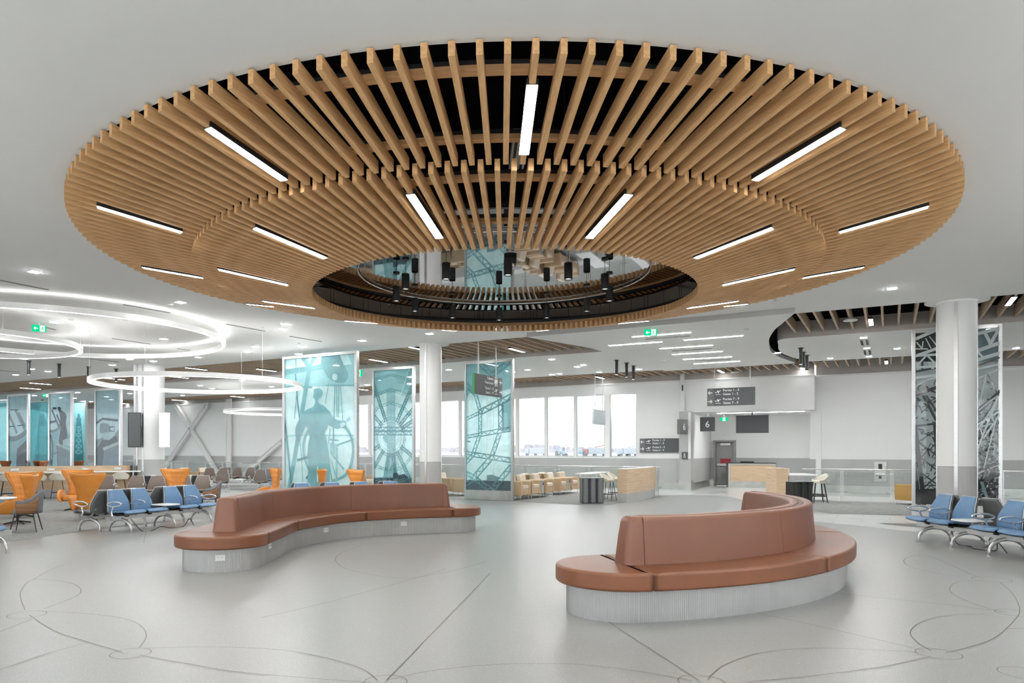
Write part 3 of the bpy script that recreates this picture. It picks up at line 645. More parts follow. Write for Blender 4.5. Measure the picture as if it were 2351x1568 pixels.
# television of the gate and others
c = QB(1727, 32.9, 0, 973.5); t = thing('television', 'dark wide television hanging over the gate counter', 'television', c, -T30+.03)
MB().rbox((0, 0, 0), (1.33, .06, .78), .02, sign_m).build('casing', parent=t); MB().box((0, -.032, 0), (1.28, .004, .73), screen_m).build('screen', parent=t)
MB().tube([(0, 0, .3), (0, 0, .62)], .03, blackmet_m, 8).build('mount', parent=t)
def exit_sign(label, px, py, b0, w, h, arrow_left=False, rz=-T30, z=None, rod=.1):
    c = QB(px, b0, 0, py) if z is None else P(px, py, z); t = thing('exit_sign', label, 'sign', c, rz)
    MB().box((0, 0, 0), (w, .03, h), exit_e).build('panel', parent=t); b = MB()
    if arrow_left:
        b.box((w*.22, -.016, 0), (w*.34, .003, h*.9), exitw_e); b.build('white_field', parent=t); b = MB(); run_man(b, w*.22, 0, h*.8, -.019, exit_e); arrow(b, -w*.22, 0, h*.62, -.018, False, exitw_e); b.build('pictograms', parent=t)
    else: b.box((0, -.016, 0), (w*.3, .003, h*.9), exitw_e); b.build('white_field', parent=t); b = MB(); run_man(b, 0, 0, h*.8, -.019, exit_e); b.build('pictograms', parent=t)
    MB().tube([(0, 0, h/2), (0, 0, h/2+rod)], .01, wplast_m, 6).build('stem', parent=t); return t
exit_sign('green exit sign with left arrow under the white ceiling cloud', 1493.5, 763.5, 0, .33, .17, True, z=4.77, rod=.1, rz=-.12)
exit_sign('small green exit sign in the gate alcove beside the number 6', 1662.5, 962.5, 33.6, .36, .16, rod=.12)
exit_sign('green exit sign hidden partly by the largest ring lamp, far left', 90, 754, 0, .33, .17, True, z=4.9, rz=.5, rod=.05)
exit_sign('small exit sign over the blue glass walls at far left', 105, 908, 0, .3, .18, True, z=4.75, rz=.4)
exit_sign('small exit sign beside the tall sailor panel', 826.5, 857, 0, .22, .26, z=4.72, rz=-.5, rod=1.45)
# strip light and grille under the bulkhead
p_, q_ = QB(1647, 33.2), QB(1846, 33.2)
t = thing('linear_light', 'long lit strip recessed under the gate bulkhead', 'light', (0, 0, 3.375)); bb = MB(); bb.box(((p_+q_)/2), ((q_-p_).length, .1, .02), strip_e, rz=-T30); bb.build('diffuser', parent=t)

# ---------------------------------------------------------------- columns
def column(label, x, y, r, ztop, strips, collar=True, seg=48):
    t = thing('column', label, 'column', (x, y, 0))
    MB().cyl((0, 0, 1.372), r, ztop-1.372, wall_m, seg).build('shaft', parent=t)
    MB().cyl((0, 0, .15), r, 1.215, wains_m, seg).build('lower_cladding', parent=t)
    MB().cyl((0, 0, 0), r-.015, .16, kick_m, seg).build('base', parent=t)
    for a in strips:
        q = math.radians(a); b = MB(); b.box((r*math.cos(q), r*math.sin(q), ztop/2), (.03, .07, ztop-.02), steel_m, rz=q); b.build('joint_strip', parent=t)
    if collar: b = MB(); b.cyl((0, 0, ztop-.05), r+.02, .05, ceil_m, seg); b.build('collar', parent=t)
    return t
cA = P(2196.5, 688, ZC); cA = (cA.x*1.015, cA.y*1.015)
cB = (-1.36, 22.75)
cD = (-12.72, 28.3)
column('round white column in front of the black and white steelwork panel', cA[0], cA[1], .375, ZC, (-126, -30, 60, 150))
t = column('round white column between the two cyan steelwork panels', cB[0], cB[1], .34, ZC, (-112, 0, 80, 160))
MB().box((.25, -.245, 2.35), (.09, .03, .16), wplast_m, rz=.7).build('wall_switch', parent=t)
column('stout white column carrying the portrait screens at left', cD[0], cD[1], .56, ZC, (-90, -116, 40, 150), False)
for x, y, r in ((cA[0], cA[1], .62), (cB[0], cB[1], .6)):
    b = MB(); b.cyl((x, y, ZC+.001), r, .035, ceil_m, 48); struct(b.build('ceiling_collar'))
# portrait screens on the stout column
def portrait(label, px, py, Y, w, h, rz, m):
    c = Q(px, py, Y); t = thing('display_screen', label, 'television', c, rz)
    MB().rbox((0, 0, 0), (w, .07, h), .015, blackmet_m if m is screen_m or m is shell_m else wplast_m).build('casing', parent=t)
    MB().box((0, -.037, 0), (w-.05, .004, h-.05), m).build('screen', parent=t); MB().box((.05 if w > .42 else -.05, .34, 0), (.24, .62, .3), blackmet_m).build('bracket', parent=t)
portrait('dark portrait screen on the left side of the stout column', 309, 987, 27.35, .46, 1.32, .30, shell_m)
portrait('bright white portrait screen on the right side of the stout column', 377.5, 987.5, 27.6, .40, 1.34, .35, tv_e)

# ---------------------------------------------------------------- framed glass panels with printed pictures
def truss(b, p, q, w, m, y, k=None, rail=.22, rungs=None):
    # lattice girder drawn flat on the pane from p to q (x, z)
    p = Vector(p); q = Vector(q); d = q-p; L = d.length; d /= L; n = Vector((-d.y, d.x)); t = w*rail/2
    def bar(u, v, hw):
        e = (v-u).normalized(); m_ = Vector((-e.y, e.x))*hw
        shape(b, [u+m_, u-m_, v-m_, v+m_], y, m)
    for s in (1, -1): bar(p+n*w/2*s, q+n*w/2*s, t)
    c = k or max(2, int(L/w)); 
    for i in range(c): 
        s = 1 if i % 2 else -1; bar(p+d*(L*i/c)+n*w/2*s, p+d*(L*(i+1)/c)-n*w/2*s, t*.7)
class Pane:            # picture drawing on a vertical pane; pixel columns and rows of the print become x, z on the pane
    def __init__(s, origin, rz, th=-.012): s.o = Vector((origin[0], origin[1], 0)); s.rz = rz; s.d = Vector((math.cos(rz), math.sin(rz), 0)); s.b = MB(); s.y = th
    def xz(s, px, py):
        k = QL(px, s.o, s.d); Y = s.o.y+k*s.d.y; return Vector((k, EYE+(HZ-py)*Y/FPX))
    def poly(s, pts, m, smooth=True):
        q = [s.xz(*p) for p in pts]
        if smooth: q = [Vector((v.x, v.y)) for v in catmull([(v.x, v.y, 0) for v in q], 5, True)]
        s.y -= .0012; n = len(q); c = sum(q, Vector((0, 0)))/n
        shape(s.b, q, s.y, m)
    def line(s, pts, w, m, curve=False):
        q = [s.xz(*p) for p in pts]; q = [Vector((v.x, v.y)) for v in catmull([(v.x, v.y, 0) for v in q], 8)] if curve else q
        s.y -= .0004; V = []
        for i, p in enumerate(q):
            e = (q[min(i+1, len(q)-1)]-q[max(i-1, 0)]).normalized(); n = Vector((-e.y, e.x))*w/2; V += [(p.x+n.x, s.y, p.y+n.y), (p.x-n.x, s.y, p.y-n.y)]
        s.b.add(V, [(2*i, 2*i+1, 2*i+3, 2*i+2) for i in range(len(q)-1)], m)
    def truss(s, p, q, w, m, **k): s.y -= .0003; truss(s.b, s.xz(*p), s.xz(*q), w, m, s.y, **k)
def glass_panel(label, pl, pr, zt, mats, draw, kick=.34, frame=.075, name='glass_screen'):
    # pl, pr plan positions of the frame's outer edges
    d = Vector((pr[0]-pl[0], pr[1]-pl[1], 0)); L = d.length; rz = math.atan2(d.y, d.x)
    t = thing(name, label, 'glass partition', (pl[0], pl[1], 0), rz)
    for x in (frame/2, L-frame/2): MB().box((x, 0, zt/2), (frame, .13, zt), steel_m).build('frame_post', parent=t, bevel=.004)
    MB().box((L/2, 0, zt-.045), (L-2*frame, .13, .09), steel_m).build('top_rail', parent=t)
    if kick: MB().box((L/2, 0, kick/2), (L-2*frame, .12, kick), kick_m).build('kick_plate', parent=t)
    for u, v in ((frame, L/2-.003), (L/2+.003, L-frame)) if L > 2.2 else ((frame, L-frame),):
        MB().box(((u+v)/2, 0, (zt-.09+kick)/2), (v-u, .02, zt-.09-kick), mats).build('glass_pane', parent=t)
    if draw:
        P_ = Pane(pl, rz); draw(P_)
        # clip the print to the pane
        o = P_.b.build('printed_picture', parent=t); me = o.data
        import bmesh
        bm = bmesh.new(); bm.from_mesh(me)
        for co, no in (((frame, 0, 0), (1, 0, 0)), ((L-frame, 0, 0), (-1, 0, 0)), ((0, 0, kick), (0, 0, 1)), ((0, 0, zt-.09), (0, 0, -1))):
            bmesh.ops.bisect_plane(bm, geom=bm.verts[:]+bm.edges[:]+bm.faces[:], plane_co=co, plane_no=no, clear_inner=True)
        bm.to_mesh(me); bm.free()
    return t
teal = PRINT('teal_ink', (.27, .50, .53), .10, .5); teal2 = PRINT('light_teal_ink', (.42, .67, .70), .15, .5); tealw = PRINT('pale_teal_ink', (.72, .92, .93), .1, .5)
teald = PRINT('deep_teal_ink', (.13, .30, .33), .05, .4); slate = PRINT('slate_ink', (.10, .15, .18), .03, .3); greyb = PRINT('grey_blue_ink', (.30, .42, .46), .08, .45)
C5 = lambda u, v: (640+u/4.826, 800+v/4.826)
def sailor(p):
    W_ = lambda pts: [C5(*q) for q in pts]
    p.poly(W_([(0, 60), (900, 0), (900, 420), (0, 420)]), teal2, False)
    p.poly(W_([(70, 130), (180, 120), (190, 215), (70, 235)]), tealw, False); p.poly(W_([(200, 118), (300, 108), (310, 200), (200, 214)]), tealw, False)
    p.poly(W_([(330, 100), (370, 98), (345, 165)]), tealw, False); p.poly(W_([(400, 100), (480, 92), (470, 190), (400, 215), (370, 190)]), tealw)
    p.poly(W_([(500, 60), (680, 60), (740, 200), (775, 300), (740, 370), (660, 380), (560, 330), (500, 240), (470, 200)]), teal)
    p.poly(W_([(680, 70), (765, 60), (815, 175), (725, 185)]), tealw, False); p.poly(W_([(600, 300), (625, 278), (652, 300), (648, 345), (615, 352), (598, 330)]), tealw)
    p.line(W_([(68, 270), (200, 245), (420, 215), (560, 190)]), .18, teal); p.line(W_([(270, 100), (340, 215), (410, 90)]), .17, teal)
    p.line(W_([(345, 210), (300, 480), (215, 1000), (120, 1560)]), .18, teal); p.line(W_([(190, 280), (205, 500), (235, 780)]), .05, teald); p.line(W_([(205, 500), (180, 780)]), .03, teald)
    p.line(W_([(68, 430), (380, 430)]), .06, teal); p.line(W_([(68, 975), (200, 960), (840, 965)]), .05, teal2)
    p.line(W_([(70, 740), (95, 990), (150, 1560)]), .045, teald); p.line(W_([(85, 990), (130, 1400)]), .05, teal)
    for x0, y0, x1, y1, w in ((560, 380, 520, 610, .035), (630, 400, 605, 1100, .05), (650, 400, 650, 760, .04), (672, 400, 668, 760, .04), (690, 410, 715, 800, .03), (520, 410, 840, 410, .05), (575, 880, 555, 1060, .04), (650, 1100, 650, 1480, .03), (600, 760, 615, 1000, .03), (570, 1010, 670, 1020, .05)):
        p.line(W_([(x0, y0), (x1, y1)]), w, teal)
    # ship's wheel
    p.line(W_([(330, 900), (290, 1000), (275, 1100), (290, 1210), (330, 1320), (400, 1420)]), .08, teal, True)
    p.line(W_([(740, 870), (800, 960), (830, 1080), (825, 1200), (785, 1340), (720, 1420), (600, 1470)]), .10, teal, True)
    p.line(W_([(640, 1075), (840, 1005)]), .06, teal); p.line(W_([(590, 1170), (730, 1340)]), .06, teal); p.line(W_([(210, 1240), (380, 1190)]), .09, teald); p.line(W_([(310, 1440), (420, 1330)]), .08, teald)
    p.poly(W_([(570, 1060), (610, 1040), (645, 1080), (640, 1150), (610, 1190), (575, 1160)]), teal2); p.line(W_([(580, 1220), (650, 1450)]), .04, teal); p.line(W_([(560, 1250), (600, 1480)]), .05, teal); p.line(W_([(640, 1180), (640, 1480)]), .03, teal2)
    p.poly(W_([(755, 795), (770, 765), (795, 765), (798, 790), (765, 812)]), teal2); p.line(W_([(245, 1040), (262, 1250), (275, 1480)]), .02, teald)
    # the man, seen from behind
    p.poly(W_([(395, 470), (400, 445), (440, 440), (480, 455), (495, 490), (485, 530), (450, 560), (448, 600), (520, 645), (580, 710), (625, 775), (700, 800), (745, 800), (752, 840), (735, 880), (690, 880), (660, 892), (590, 870), (552, 845), (545, 880), (515, 940), (535, 1000), (555, 1150), (570, 1320), (575, 1470), (575, 1600), (345, 1600), (335, 1330), (325, 1180), (335, 1050), (350, 980), (330, 930), (328, 890), (305, 850), (285, 895), (250, 960), (245, 1010), (240, 1035), (205, 1020), (192, 950), (195, 870), (230, 790), (290, 700), (345, 665), (385, 650), (410, 600), (405, 560), (388, 540), (395, 505)]), teal)
    p.poly(W_([(430, 1340), (442, 1290), (450, 1360), (442, 1480), (432, 1480)]), tealw, False)
    p.poly(W_([(690, 835), (735, 820), (745, 850), (700, 875)]), tealw)
glass_panel('tall cyan glass panel printed with a man steering a ship wheel', (QL(651, (-3.62, 22.75), E1)*E1+Vector((-3.62, 22.75, 0))), (QL(822, (-3.62, 22.75), E1)*E1+Vector((-3.62, 22.75, 0))), 4.88, cyan_glass, sailor, frame=.1)
def edges(px0, px1, anchor):
    a = Vector((anchor[0], anchor[1], 0)); return a+E1*QL(px0, a, E1), a+E1*QL(px1, a, E1)
def C2_(u, v): return (855+u/5.704, 835+v/5.704)
def radial(p):
    cc = (245, 960)
    p.poly([C2_(*q) for q in ((0, 60), (560, 40), (560, 420), (420, 380), (240, 340), (0, 470))], teal2, False)
    p.poly([C2_(*q) for q in ((0, 1490), (560, 1495), (560, 1620), (0, 1620))], slate, False)
    for rr, sx in ((250, .75), (450, .75), (620, .75), (820, .8)):
        pts = []
        for k in range(13):
            a = math.radians(-90+30*k); pts.append((cc[0]+rr*sx*math.cos(a), cc[1]+rr*math.sin(a)))
        for u, v in zip(pts[:-1], pts[1:]): p.truss(C2_(*u), C2_(*v), .09, teal)
    for a in (-135, -112, -62, -45, -30, 35, 60, 80, 100, 125, 150):
        q = math.radians(a); p.truss(C2_(cc[0]+210*.75*math.cos(q), cc[1]+210*math.sin(q)), C2_(cc[0]+800*.8*math.cos(q), cc[1]+800*math.sin(q)), .10, teal, rail=.5)
    for y0 in (855, 910): p.truss(C2_(0, y0), C2_(560, y0), .13, teal, rail=.3)
    for x0 in (205, 235, 262, 292): p.truss(C2_(x0, 350), C2_(x0+8, 1500), .06, teal, rail=.35)
    for rr in (60, 100, 140, 180): p.line([C2_(cc[0]+rr*math.cos(math.radians(12*k)), cc[1]+20+rr*1.15*math.sin(math.radians(12*k))) for k in range(31)], .012, teal)
    p.line([C2_(490, 60), C2_(310, 640)], .04, tealw); p.poly([C2_(*q) for q in ((160, 930), (220, 930), (220, 1000), (185, 1040), (150, 980))], teal2)
    random.seed(3)
    for k in range(26): x, y = 300+random.gauss(0, 45), 1330+random.gauss(0, 110); p.line([C2_(x, y), C2_(x+random.uniform(-40, 40), y+random.uniform(30, 90))], .025, teal)
    p.poly([C2_(*q) for q in ((280, 1430), (330, 1425), (360, 1460), (430, 1440), (480, 1500), (280, 1500))], slate, False)
pl_, pr_ = edges(857, 952, (-2.2, 26.75))
glass_panel('narrow cyan glass panel printed with circular airship girders, left of the mid column', pl_, pr_, 4.86, cyan_glass, radial)
def C3_(u, v): return (1060+u/4.68, 820+v/4.68)
def girders(p):
    C = C3_
    p.poly([C(*q) for q in ((40, 60), (540, 30), (540, 330), (340, 400), (160, 330), (40, 440))], teal2, False)
    p.poly([C(*q) for q in ((430, 480), (540, 420), (540, 780), (430, 800))], teal2, False)
    p.poly([C(*q) for q in ((40, 1320), (540, 1330), (540, 1480), (40, 1480))], slate, False); p.poly([C(*q) for q in ((275, 1265), (340, 1265), (400, 1290), (400, 1330), (275, 1330))], greyb, False)
    for u, v, w in (((190, 60), (330, 190), .14), ((330, 190), (540, 30), .17), ((40, 280), (150, 400), .13), ((150, 400), (205, 590), .12), ((205, 590), (540, 420), .18), ((40, 670), (205, 590), .10), ((200, 590), (200, 830), .12), ((385, 400), (420, 480), .13), ((420, 480), (425, 790), .17), ((40, 860), (200, 830), .10), ((200, 830), (540, 770), .14), ((195, 840), (125, 1040), .12), ((410, 820), (325, 1070), .14), ((40, 1020), (125, 1045), .1), ((125, 1045), (540, 1110), .15), ((125, 1050), (40, 1140), .12), ((325, 1075), (140, 1290), .17), ((40, 1240), (140, 1290), .13), ((140, 1300), (350, 1450), .15), ((40, 1370), (130, 1310), .12), ((540, 1170), (350, 1400), .16)):
        p.truss(C(*u), C(*v), w, teal, rail=.3)
    for x in (212, 274, 345): p.line([C(x, 400), C(x, 1330)], .012, teal2)
    random.seed(5)
    for k in range(30): x, y = random.uniform(50, 530), random.uniform(80, 1300); p.line([C(x, y), C(x+random.uniform(-60, 60), y+random.uniform(-70, 70))], .008, teal2)
    p.poly([C(*q) for q in ((58, 912), (65, 900), (82, 896), (98, 903), (103, 914))], teal)
pl_, pr_ = edges(1068, 1179, (1.36, 24.69))
glass_panel('cyan glass panel printed with lattice girders behind the washroom sign', pl_, pr_, 4.86, cyan_glass, girders)
wsteel = PRINT('white_steel_ink', (.62, .70, .70), 0, .2); dsteel = PRINT('black_steel_ink', (.035, .04, .04), 0, .1); bgst = PRINT('pale_sky_ink', (.48, .56, .56), 0, .25)
def C6_(u, v): return (2080+u/3.648, 740+v/3.648)
def steelwork(p):
    C = C6_; random.seed(11)
    p.poly([C(*q) for q in ((60, 70), (270, 60), (270, 330), (60, 330))], dsteel, False); p.poly([C(*q) for q in ((580, 40), (790, 30), (790, 330), (580, 330))], greyb, False)
    p.poly([C(*q) for q in ((60, 1400), (270, 1390), (270, 1560), (60, 1560))], dsteel, False); p.poly([C(*q) for q in ((580, 1330), (790, 1290), (790, 1560), (580, 1560))], dsteel, False)
    for k in range(120):
        x = random.choice((random.uniform(60, 270), random.uniform(580, 790))); y = random.uniform(480, 1400); a = random.choice((.5, -.6, 1.2, -1.1, .15))+random.gauss(0, .15); L = random.uniform(20, 75)
        p.line([C(x, y), C(x+L*math.cos(a), y+L*math.sin(a))], random.uniform(.012, .035), dsteel)
    for k in range(420):
        x = random.uniform(590, 780); y = random.uniform(700, 1480); a = random.uniform(0, PI); L = random.uniform(8, 26)
        p.line([C(x, y), C(x+L*math.cos(a), y+L*math.sin(a))], random.uniform(.012, .03), dsteel if random.random() < .72 else wsteel)
    for k in range(60):
        x = random.uniform(70, 260); y = random.uniform(640, 1180); p.poly([C(x+random.uniform(-14, 14), y+random.uniform(-7, 7)) for _ in range(4)], random.choice((dsteel, wsteel)), False)
    for u, v, w, m in (((60, 160), (270, 70), .16, wsteel), ((60, 300), (270, 225), .15, wsteel), ((60, 235), (180, 235), .06, wsteel), ((85, 180), (130, 230), .06, wsteel), ((160, 145), (205, 230), .05, wsteel), ((190, 130), (255, 210), .05, wsteel), ((140, 170), (130, 235), .05, wsteel),
        ((60, 475), (270, 450), .13, wsteel), ((60, 560), (150, 500), .08, wsteel), ((150, 500), (270, 460), .08, wsteel), ((60, 425), (270, 385), .10, dsteel), ((60, 620), (270, 545), .16, dsteel), ((85, 340), (100, 410), .06, wsteel), ((130, 300), (135, 420), .10, dsteel), ((180, 340), (215, 400), .06, wsteel), ((215, 340), (225, 400), .06, wsteel),
        ((140, 620), (250, 830), .12, dsteel), ((165, 620), (270, 780), .08, dsteel), ((100, 640), (70, 800), .10, dsteel), ((235, 840), (262, 1190), .16, dsteel), ((75, 870), (110, 1180), .18, dsteel), ((110, 1180), (150, 1560), .20, dsteel), ((68, 1180), (110, 1560), .18, dsteel), ((100, 1000), (270, 1130), .06, dsteel), ((120, 1130), (270, 1250), .06, dsteel), ((125, 1130), (262, 1000), .06, dsteel), ((130, 1260), (262, 1360), .07, dsteel), ((145, 1380), (270, 1270), .07, dsteel), ((105, 1000), (262, 890), .05, dsteel), ((80, 870), (262, 850), .10, dsteel),
        ((590, 110), (790, 60), .16, wsteel), ((645, 95), (700, 200), .14, wsteel), ((760, 80), (690, 200), .14, wsteel), ((590, 250), (790, 180), .18, wsteel), ((590, 325), (790, 265), .17, wsteel), ((590, 400), (790, 360), .10, wsteel), ((590, 260), (640, 310), .10, wsteel), ((600, 370), (790, 300), .08, dsteel), ((590, 480), (790, 390), .07, wsteel), ((590, 760), (780, 580), .16, dsteel), ((600, 740), (780, 600), .06, wsteel), ((590, 860), (780, 740), .09, wsteel),
        ((760, 620), (590, 1060), .07, wsteel), ((735, 840), (640, 1220), .05, wsteel), ((590, 1260), (780, 1180), .10, wsteel), ((590, 1330), (780, 1270), .12, dsteel), ((620, 1330), (700, 1560), .13, greyb), ((670, 440), (760, 620), .05, dsteel), ((660, 450), (600, 700), .06, wsteel)):
        p.line([C(*u), C(*v)], w*.5, m)
    for u, v, w in (((75, 340), (265, 330), .3), ((600, 960), (775, 700), .2), ((590, 1290), (780, 1215), .22), ((150, 1385), (262, 1385), .14)): p.truss(C(*u), C(*v), w, wsteel if v[1] < 900 else dsteel, rail=.2)
aR = QB(2097, 21.9-.55); pl_, pr_ = edges(2093, 2301, (11.45, 18.77))
glass_panel('wide black and white printed panel of steel towers behind the right column', pl_, pr_, 4.86, bgst, steelwork, frame=.085)
# the screens of glass at the far left
def mono(kind):
    def f(p):
        C = lambda u, v: (u/5.6, 800+v/5.6)
        if kind == 1:
            p.poly([C(*q) for q in ((110, 1160), (240, 1140), (340, 1060), (360, 1520), (110, 1520))], teal2, False); p.line([C(120, 1160), C(200, 1160), C(280, 1120), C(345, 1060)], .28, greyb, True)
            for u, v in (((120, 850), (220, 1090)), ((200, 790), (320, 1040)), ((240, 830), (330, 1010))): p.line([C(*u), C(*v)], .18, greyb)
            p.line([C(130, 790), C(240, 790)], .06, slate); p.line([C(110, 1005), C(190, 1000)], .06, slate); p.line([C(225, 995), C(310, 985)], .06, slate)
            p.poly([C(*q) for q in ((225, 1290), (340, 1180), (360, 1520), (210, 1520))], slate, False); p.line([C(225, 1370), C(345, 1300)], .16, greyb)
        if kind == 2:
            p.poly([C(*q) for q in ((640, 1070), (730, 1060), (790, 1010), (910, 1100), (910, 1520), (640, 1520))], teal2, False)
            for u, v in (((670, 790), (760, 1010)), ((640, 950), (720, 935)), ((680, 770), (730, 770)), ((730, 850), (790, 980))): p.line([C(*u), C(*v)], .12, slate)
            p.line([C(640, 1060), C(700, 1060), C(790, 1005)], .14, greyb, True)
            p.poly([C(*q) for q in ((742, 765), (765, 750), (785, 765), (790, 800), (830, 820), (858, 870), (850, 960), (865, 1060), (865, 1150), (830, 1170), (805, 1240), (765, 1220), (765, 1150), (780, 1060), (785, 1000), (765, 990), (780, 930), (772, 860), (760, 810))], slate)
            p.poly([C(*q) for q in ((810, 1180), (910, 1150), (910, 1260), (810, 1240))], tealw, False); p.poly([C(*q) for q in ((720, 1230), (900, 1300), (900, 1520), (760, 1520))], greyb, False); p.line([C(722, 1225), C(900, 1300)], .14, tealw)
            p.line([C(655, 1110), C(680, 1250), C(670, 1520)], .10, slate, True); p.line([C(670, 1370), C(740, 1330), C(750, 1520)], .07, slate)
        if kind == 3:
            p.poly([C(*q) for q in ((1240, 1180), (1340, 1130), (1480, 1100), (1540, 1020), (1540, 1520), (1240, 1520))], greyb, False)
            p.line([C(1240, 960), C(1320, 905), C(1520, 925)], .12, slate); p.poly([C(*q) for q in ((1290, 980), (1350, 960), (1410, 990), (1420, 1090), (1300, 1100))], greyb)
            p.poly([C(*q) for q in ((1300, 1090), (1480, 1060), (1480, 1110), (1400, 1190), (1340, 1170))], tealw, False); p.line([C(1410, 1010), C(1475, 1005), C(1475, 1065), C(1412, 1062), C(1410, 1010)], .05, slate)
            p.poly([C(*q) for q in ((1250, 1290), (1320, 1170), (1400, 1180), (1500, 1120), (1520, 1220), (1350, 1300), (1310, 1520), (1250, 1520))], slate, False); p.line([C(1330, 1295), C(1530, 1215)], .16, tealw); p.poly([C(*q) for q in ((1340, 1310), (1520, 1240), (1520, 1520), (1330, 1520))], greyb, False)
    return f
mgl = PRINT('grey_blue_glass', (.66, .82, .86), .22, .5)
for k, (x0, x1, py0, lab) in enumerate(((19, 67, 907, 'leftmost full narrow panel printed with slanted ship windows'), (113, 167, 902, 'narrow printed panel of a standing officer in a long coat'), (219, 279, 894, 'narrow printed panel with dining tables and chairs, nearest the stout column'))):
    Y = 3.13*FPX/(HZ-py0); a = Q(x0, 0, Y); pl_, pr_ = edges(x0, x1, (a.x, a.y))
    glass_panel(lab+', behind the work counter', pl_, pr_, 4.86, mgl, mono(k+1), frame=.12)
def lighthouse(x, s, m, top, bot):
    def f(p):
        C = lambda u, v: (u/5.6, 800+v/5.6)
        p.poly([C(x-60*s, 1000), C(x+60*s, 1000), C(x+45*s, 930), C(x+60*s, 905), C(x+30*s, 890), C(x+25*s, 850), C(x, 830), C(x-25*s, 850), C(x-30*s, 890), C(x-60*s, 905), C(x-45*s, 930)], m, False)
        for e in (-1, 1): p.line([C(x+e*45*s, 1005), C(x+e*90*s, 1365)], .10, m)
        for i in range(5):
            y0, y1 = 1005+72*i, 1077+72*i; w0, w1 = 45*s+9*s*i, 45*s+9*s*(i+1)
            p.line([C(x-w0, y0), C(x+w1, y1)], .05, m); p.line([C(x+w0, y0), C(x-w1, y1)], .05, m); p.line([C(x-w1, y1), C(x+w1, y1)], .05, m)
        p.poly([C(x-100*s, 1370), C(x+100*s, 1370), C(x+100*s, 1520), C(x-100*s, 1520)], m, False); p.poly([C(380, 690), C(640, 690), C(640, 840), C(500, 800), C(380, 780)], teal2, False)
    return f
bluegl = PRINT('deep_cyan_glass', (.50, .86, .92), .35, .6)
for x0, x1, lab, dr_ in ((66, 114, 'blue glass wall printed with a lattice lighthouse', lighthouse(548, 1, teal2, 0, 0)), (168, 199, 'narrow blue glass wall printed with a dark lighthouse', lighthouse(1015, .62, teald, 0, 0)), (-60, 20, 'blue glass wall at the left edge of the picture', None)):
    a = Q(x0, 0, 45.2); pl_, pr_ = edges(x0, x1, (a.x, a.y)); glass_panel(lab+', far behind', pl_, pr_, 4.8, bluegl, dr_, frame=.1)

# ---------------------------------------------------------------- steel bracing in front of the far left wall
BR = BW-.25
def brace(label, A, B_, w=.22, group=None, name='steel_brace'):
    p = QB(A[0], BR, 0, A[1]); q = QB(B_[0], BR, 0, B_[1]); d = q-p; L = d.length
    t = thing(name, label, 'structural steel', (0, 0, 0), 0, group); b = MB()
    rot = d.to_track_quat('X', 'Z').to_matrix().to_4x4(); Mx = Matrix.Translation((p+q)/2) @ rot
    for zz in (-w/2, w/2): b.box((0, 0, zz), (L, w*.9, .022), wall_m, Mx)
    b.box((0, 0, 0), (L, .03, w), wall_m, Mx); b.build('beam', parent=t)
    for c in (p, q):
        b = MB(); b.box(c, (w*1.7, .03, w*1.7), wall_m, rz=-T30); b.build('gusset_plate', parent=t)
def zfix(px, z, ref): # pixel row of height z at BR
    Y = QB(px, BR).y; return HZ-(z-EYE)*FPX/Y
brace('white diagonal brace falling to the right behind the far armchairs', (404.8, 932), (503, 1092))
brace('white diagonal brace rising to the right beside the white portrait screen', (376, 1076), (473.7, 931))
brace('white diagonal brace rising to the tall sailor panel', (556, 1092), (650, 1010))
brace('white upright post between the diagonal braces', (525.5, zfix(525, .05, 0)), (525.5, zfix(525, 4.75, 0)), .3, name='steel_post')

# ---------------------------------------------------------------- glass railing
def railing(label, a0, a1, b0, first, step, endpost=None):
    t = thing('glass_railing', label, 'railing', G(a0, b0), -T30); L = a1-a0
    MB().tube([(0, 0, 1.07), (L, 0, 1.07)], .024, steel_m, 10).build('handrail', parent=t)
    xs = []; x = first-a0
    while x < L-.05: xs.append(x); x += step
    if endpost is not None: xs.append(endpost-a0)
    for x in xs:
        o = MB()
        for e in (-.03, .03): o.box((x+e, 0, .53), (.022, .05, 1.06), steel_m)
        p = o.build('post', parent=t); c = MB()
        for z in (.3, .93):
            c.tube([(x-.14, -.005, z), (x+.14, -.005, z)], .012, chrome_m, 6)
            for e in (-.14, .14): c.cyl((x+e, -.03, z-.012), .022, .024, chrome_m, 8)
        c.build('glass_clamps', parent=p)
    prev = 0
    for x in xs+[L]:
        if x-prev > .25: MB().box(((prev+x)/2, 0, .57), (x-prev-.12, .012, .84), rail_glass).build('glass_panel', parent=t)
        prev = x
rb = 28.0; ar = lambda px: AB(QB(px, rb))[0]
railing('long glass and steel railing running left behind the beige armchairs', -46, ar(1516), rb, ar(1206.8)-1.45*23, 1.45, ar(1510))
railing('glass and steel railing in front of the right wall, behind the steelwork panel', ar(1842), 30, rb, ar(1933)-.0, 1.5)

